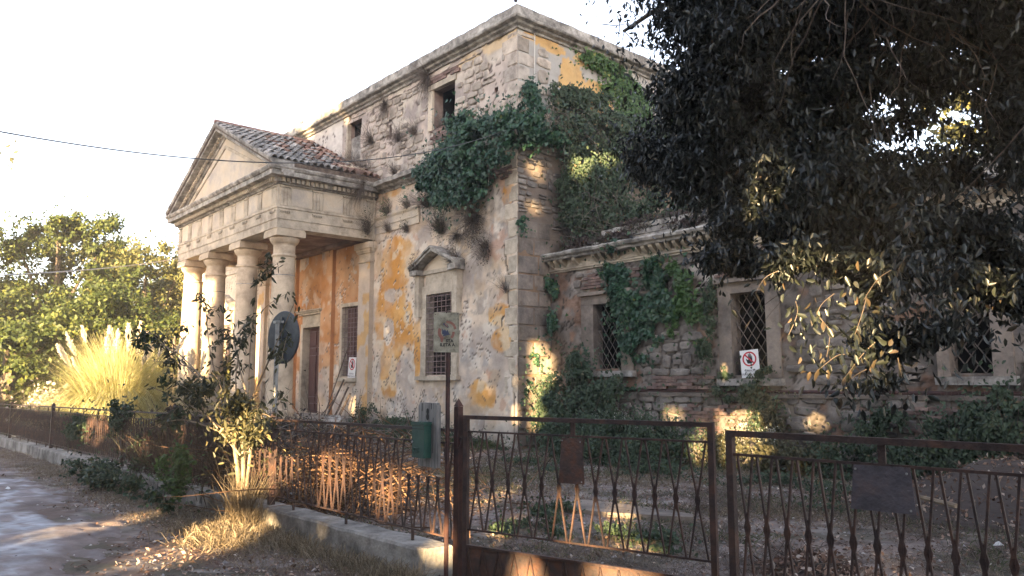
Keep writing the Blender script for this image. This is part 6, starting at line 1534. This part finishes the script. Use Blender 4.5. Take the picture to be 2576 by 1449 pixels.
# hanging twigs from the limbs
n_ = 420; idx = [r.randrange(len(limb_pts)) for _ in range(n_)]
roots = [limb_pts[i] + Vector(RNG.normal(size=3) * .12) for i in idx]
twigs('twigs', roots, [(RNG.normal() * .6, RNG.normal() * .6, -RNG.uniform(.2, 1.2)) for _ in range(n_)], RNG.uniform(.4, 1.4, n_), .008, 'old_timber', oak, seg=6, sag=.12, wob=.45, kind='stuff')
CROWN = [(10150, (-4.70, 6.95, 5.59), (0.62, 0.74, 0.48)), (7975, (-5.05, 7.25, 4.90), (0.62, 0.72, 0.51)), (5075, (-5.83, 7.53, 4.49), (0.62, 0.57, 0.44)), (11600, (-4.45, 6.91, 4.82), (0.89, 0.83, 0.67)), (10150, (-4.75, 7.33, 4.02), (0.88, 0.83, 0.48)), (13050, (-3.74, 6.75, 5.13), (0.97, 0.91, 0.43)), (11600, (-3.90, 7.03, 4.27), (0.90, 0.84, 0.56)), (9425, (-4.45, 7.19, 3.32), (0.63, 0.59, 0.34)), (10150, (-3.70, 6.82, 3.39), (0.85, 0.80, 0.42)), (8700, (-3.00, 6.73, 4.93), (0.88, 0.83, 0.29)), (3480, (-3.32, 7.09, 4.29), (0.81, 0.74, 0.34)), (4785, (-3.26, 6.98, 3.59), (0.74, 0.68, 0.37)), (7975, (-3.03, 7.04, 3.04), (0.77, 0.73, 0.25)), (5510, (-2.50, 7.01, 4.87), (0.84, 0.79, 0.24)), (3190, (-2.82, 7.32, 4.51), (0.81, 0.76, 0.22)), (3770, (-2.06, 7.24, 4.67), (0.72, 0.66, 0.40)), (3190, (-2.14, 7.57, 4.11), (0.58, 0.52, 0.49)), (3335, (-2.98, 7.60, 3.65), (0.66, 0.62, 0.19)), (3770, (-2.46, 7.43, 2.90), (0.71, 0.67, 0.28)), (3045, (-2.27, 7.42, 2.46), (0.54, 0.49, 0.44)), (565, (-2.65, 7.27, 2.55), (0.55, 0.52, 0.21)), (3770, (-3.45, 6.31, 2.69), (0.59, 0.57, 0.21)), (3190, (-2.92, 6.34, 2.50), (0.53, 0.50, 0.23)), (2030, (-4.14, 6.40, 2.86), (0.41, 0.39, 0.19)), (1885, (-3.20, 6.07, 2.24), (0.43, 0.41, 0.23)), (1885, (-2.72, 6.35, 2.07), (0.43, 0.40, 0.25)), (725, (-2.86, 5.94, 1.69), (0.30, 0.28, 0.12)), (8700, (-4.75, 6.92, 6.20), (1.00, 0.94, 0.48)), (11600, (-3.29, 6.86, 5.71), (1.46, 1.43, 0.49)), (7250, (-2.05, 7.15, 5.27), (1.04, 0.97, 0.44)), (7250, (-1.74, 7.77, 3.87), (0.83, 0.76, 1.01)), (5075, (-1.63, 7.68, 5.04), (0.98, 0.92, 0.67))]
HAZE = 0.0011
P, D = blobs(CROWN)
k = clumpy(P, 2.3, .34, 4)
P, D = P[k], D[k]
def cam_free(P, rad=2.6): return np.linalg.norm(P - np.array([0, 0, EYE]), axis=1) > rad
# gaps carved in the crowns to let sun onto chosen points: (point that is lit, radius, height, share of the leaves in its path that are missing)
GAPS = [((-16.1, 12.9, 1.7), .38, .45, .27), ((-21.2, 12.9, 3.5), .35, .45, .27), ((-19.75, 12.8, 4.5), .22, .32, .3), ((-22.3, 12.7, 5.3), .3, .3, .25), ((-17.2, 12.9, 1.1), .18, .28, .25), ((-22.6, 12.6, .9), .45, .4, .2), ((-20.0, 12.9, 2.3), .2, .4, .35), ((-15.6, 12.9, 1.0), .3, .3, .3),
        ((-14.86, 13.6, 2.2), .34, .4, .0), ((-14.86, 13.6, 1.6), .45, .45, .0), ((-14.86, 13.45, .9), .4, .5, .0), ((-14.86, 13.5, 6.2), .16, .14, .05), ((-14.86, 13.6, 7.2), .35, .3, .16), ((-14.86, 13.75, 4.2), .22, .25, .15), ((-14.86, 15.6, 7.0), .25, .4, .05), ((-14.86, 16.6, 7.3), .4, .2, .05),
        ((-9.1, 14.0, .8), .30, .34, .0), ((-9.75, 14.0, .75), .28, .36, .0), ((-9.3, 13.2, .35), .4, .25, .0), ((-9.6, 14.1, 1.9), .08, .2, .0), ((-8.3, 13.0, .40), .32, .13, .0), ((-7.5, 14.0, .95), .12, .14, .0), ((-10.9, 14, .9), .12, .16, .05), ((-7.0, 12.7, .3), .16, .1, .05),
        ((-8.7, 3.95, .85), .34, .36, 0), ((-9.9, 5.3, .5), .3, .16, 0), ((-8.8, 5.6, .35), .3, .2, 0), ((-6.35, 3.95, .62), .16, .20, 0), ((-4.15, 4.2, .62), .12, .2, 0), ((-3.75, 4.3, .2), .22, .13, 0), ((-4.6, 4.1, .18), .10, .12, 0), ((-9.0, 3.55, .8), .45, .4, .03), ((-8.6, 3.3, .0), .45, .2, 0), ((-7.4, 3.85, .25), .22, .08, .1),
        ((-12.2, 4.0, .7), .22, .3, .1), ((-6.0, 4.6, .2), .15, .15, 0), ((-10.4, 2.3, .0), .4, .07, .03), ((-4.4, 5.1, .1), .3, .10, .05), ((-9.0, 3.5, 1.3), .3, .3, .05), ((-2.6, 6.5, .1), .35, .08, .05), ((-14.3, 4.6, .5), .4, .2, .1), ((-18.5, 5.6, .4), 1.2, .25, .1),
        ((-30.9, 9.8, 1.5), .45, 2.0, .2), ((-28.4, 9.8, 2.2), .28, .6, .2), ((-28.2, 9.8, 4.6), .25, .4, .05), ((-30.9, 9.8, 4.6), .45, 1.0, .05), ((-28.9, 9.8, 3.5), .3, .35, .05), ((-26.2, 9.9, 2.6), .2, .25, .12)]
SH = np.array([SUN_AZ[0], SUN_AZ[1], math.tan(SUN_EL)])
def gap_mask(P, extra=0.0, gaps=None):
    """True where a leaf stays"""
    keep = np.ones(len(P), bool)
    for (c, rx, rz, kp) in (gaps or GAPS):
        c = np.array(c, float); d = P - c; t = d[:, 0] * SH[0] + d[:, 1] * SH[1]
        q = d - t[:, None] * SH[None]; hx = q[:, 0] * (-SH[1]) + q[:, 1] * SH[0]; hz = q[:, 2]
        wob = .62 + .75 * vn(np.stack([hx * 3.1 + c[0], hz * 3.1 + c[2], hx * 0 + 3.3], 1), 7)
        keep &= ~((t > .3) & ((hx / (rx + extra)) ** 2 + (hz / (rz + extra)) ** 2 < wob) & (hash3((c[0] * 7 + np.round(P[:, 0] * 2)).astype(int), np.round(P[:, 1] * 2).astype(int), np.round(P[:, 2] * 2).astype(int), 5) > kp * 1.6))
    return keep
k = cam_free(P, 4.2) & gap_mask(P, .02); P, D = P[k], D[k]
ax = RNG.normal(size=(len(P), 3)) * .6; ax[:, 2] -= 1.0
rn = .15 + .6 * fbm(P * 1.2, 17, 3) + RNG.normal(size=len(P)) * .17
leaves('crown', P, .082, 'oak_leaf', oak, axis=ax, width=.38, shape='diamond', rnd=rn, kind='stuff')
# large single leaves on the nearest hanging sprays
LM = []
for kk in range(6):
    rr = random.Random(50 + kk); V = []; L_ = 1; n_ = 5
    for i in range(n_ + 1):
        t = i / n_; wd = .20 * math.sin(math.pi * min(1, t * .93 + .05)) ** .8; z = -.16 * t * t + rr.uniform(-.01, .01); V += [(t, -wd, z + .04), (t, 0, z), (t, wd, z + .04)]
    F = []
    for i in range(n_):
        a = i * 3; F += [(a, a + 3, a + 4, a + 1), (a + 1, a + 4, a + 5, a + 2)]
    LM.append(np_mesh('leaf', np.array(V), F, 'oak_leaf_pale', attrs=np.full(len(V), rr.random()), smooth=True))
SPR = [((-2.48, 6.17, 2.87), (-2.52, 5.95, 2.55)), ((-2.46, 6.09, 2.61), (-2.45, 5.91, 2.36)), ((-2.52, 5.88, 2.48), (-2.61, 5.59, 2.23)), ((-2.39, 5.86, 2.58), (-2.40, 5.69, 2.19)), ((-2.61, 5.66, 2.29), (-2.62, 5.47, 1.99)), ((-2.91, 5.77, 2.33), (-2.97, 5.51, 2.04)), ((-2.90, 5.50, 2.13), (-2.82, 5.43, 1.83)), ((-3.21, 5.73, 2.29), (-3.20, 5.56, 1.99)), ((-2.51, 5.53, 1.93), (-2.61, 5.23, 1.66)), ((-2.52, 5.40, 1.74), (-2.59, 5.13, 1.52)), ((-2.37, 5.56, 1.82), (-2.28, 5.49, 1.52)), ((-2.38, 6.33, 2.60), (-2.45, 6.05, 2.46)), ((-2.22, 6.52, 2.63), (-2.26, 6.28, 2.43)), ((-2.33, 6.14, 2.30), (-2.33, 5.96, 2.06)), ((-2.22, 6.28, 2.24), (-2.16, 6.16, 1.97)), ((-3.49, 5.97, 2.59), (-3.55, 5.70, 2.38)), ((-2.16, 6.67, 2.20), (-2.20, 6.43, 1.95)), ((-2.70, 5.49, 1.85), (-2.76, 5.20, 1.74))]
for s_ in SPR:
    a, b = Vector(s_[0]), Vector(s_[1]); m1 = (a + b) / 2 + Vector((random.uniform(-.05, .05), random.uniform(-.05, .04), .04))
    out, br = limb((a, m1, b), .0038, .0015, 'limb', 'bark'); br.name = 'spray_twig'
    for i in range(10):
        q = out[min(len(out) - 1, 2 + int(i * (len(out) - 2) / 10))]; rz = random.uniform(0, 2 * math.pi)
        if not gap_mask(np.array([q]), .05)[0] and random.random() < .5: continue
        add('leaf', random.choice(LM), oak, loc=q, rot=(random.uniform(-.6, .6), random.uniform(.5, 1.35), rz), scale=(random.uniform(.05, .09),) * 3)
P = np.array([np.array(s_[0]) + (np.array(s_[1]) - np.array(s_[0])) * t + RNG.normal(size=3) * .09 for s_ in SPR for t in RNG.uniform(-.5, 1, 55)])
P = P[gap_mask(P, .05) | (RNG.random(len(P)) < .38)]; ax = RNG.normal(size=(len(P), 3)) * .5; ax[:, 2] -= 1; leaves('small_leaves', P, .075, 'oak_leaf', oak, axis=ax, width=.4, shape='oval', kind='stuff')

# ================================================================= trees across the road (behind the camera; they shade the place)
def shade_leaves(P, size, t, gaps=None, name='crown'):
    ax = unit(RNG.normal(size=P.shape) + [0, 0, -.4]); k = gap_mask(P, .06, gaps) & gap_mask(P + ax * size * .5, .10, gaps) & gap_mask(P + ax * size, .06, gaps)
    P, ax = P[k], ax[k]; leaves(name, P, size, 'far_leaf', t, axis=ax, width=.7, kind='stuff', jit=.05)
def shade_tree(label, q, y, H_, R_, seed):
    x = (q - .6 * y) / .8; t = thing('road_tree', label, 'tree', (x, y, 0), 'tall trees across the road'); r = random.Random(seed)
    mb = MB(); mb.tube([(x, y, -.1), (x, y, H_ * .5), (x, y, H_ * .95)], [.20, .14, .04], 10); mb.build('trunk', 'bark', t)
    P = np.stack([RNG.uniform(-1, 1, 34000), RNG.uniform(-1, 1, 34000), RNG.uniform(.02, 1, 34000)], 1); wz = .75 + .45 * np.sin(np.pi * np.clip(P[:, 2], .05, .95)); wz = np.where(P[:, 2] > .85, wz * np.sqrt(np.clip((1.02 - P[:, 2]) / .17, 0, 1)), wz)
    k = P[:, 0] ** 2 + P[:, 1] ** 2 < 1; P, wz = P[k], wz[k]
    P = np.stack([x + P[:, 0] * R_ * wz, y + P[:, 1] * R_ * .6 * wz, P[:, 2] * H_], 1)
    shade_leaves(P[(clumpy(P, .8, .36, seed)) & cam_free(P, 3.5)], .42, t)
def pine_shade(q, y, z0, H_, R_, seed):  # unseen pines, crowns shaped to shade only the portico's upper part
    x = (q - .6 * y) / .8; t = thing('shade_pine', 'unseen bare stemmed pine added across the road to shade the portico top', 'tree', (x, y, 0), 'unseen pines added for shade')
    mb = MB(); mb.tube([(x, y, -.1), (x + .2, y, H_ * .5), (x, y, H_ * .95)], [.25, .2, .08], 10); mb.build('trunk', 'bark', t)
    n = 30000; d = unit(RNG.normal(size=(n, 3))) * RNG.uniform(0, 1, (n, 1)) ** (1 / 3); P = np.array([x, y, (z0 + H_) / 2]) + d * [R_, R_ * .7, (H_ - z0) / 2]
    shade_leaves(P[clumpy(P, .8, .36, seed)], .42, t)
QS = [(-12.8, -10, 15.5, 3.5), (-8.5, -12, 17.5, 3.7), (-4.0, -10, 18, 3.7), (.5, -12, 18, 3.8), (5, -10, 17.5, 3.7), (9.5, -12, 17, 3.8), (14, -10, 17, 3.8), (-10.5, -14, 17, 3.5), (-6, -15, 18.5, 3.7), (-1.5, -14, 18.5, 3.7), (3, -15, 18, 3.7), (7.5, -14, 17, 3.7), (12, -15, 17, 3.7)]
for i, (q, y, H_, R_) in enumerate(QS): shade_tree('tall bushy tree across the road behind the photographer', q, y, H_, R_, 400 + i)
for (q, y, z0, H_, R_) in ((-16.3, -9.5, 9.3, 16, 3.6), (-19.6, -11, 10.2, 16.5, 3.4)): pine_shade(q, y, z0, H_, R_, int(-q * 10))
hd = thing('hedge', 'unseen dense hedge added across the road to shade the low ground', 'hedge', (-15, -9, 0))  # unseen hedge added to shade the road side and fence foot
P = np.stack([RNG.uniform(-34, -6, 26000), RNG.uniform(-10, -8.6, 26000), RNG.uniform(0, 3.5, 26000)], 1); shade_leaves(P, .38, hd, [g for g in GAPS if g[0][0] > -29], 'foliage')

# ================================================================= haze box, added to give the veil of lens flare
hb = MB(); hb.box(-110, 60, -40, 60, -3.2, 28); hz = hb.mesh('haze', 'dark_room'); hz.materials.clear()
hm = bpy.data.materials.new('haze'); hm.use_nodes = True; hn = hm.node_tree; hn.nodes.remove(hn.nodes['Principled BSDF'])
pv = hn.nodes.new('ShaderNodeVolumePrincipled'); pv.inputs['Color'].default_value = (1, .98, .95, 1); pv.inputs['Density'].default_value = HAZE; hn.links.new(pv.outputs[0], hn.nodes['Material Output'].inputs['Volume'])
hz.materials.append(hm); ho = add('haze', hz, kind='stuff')
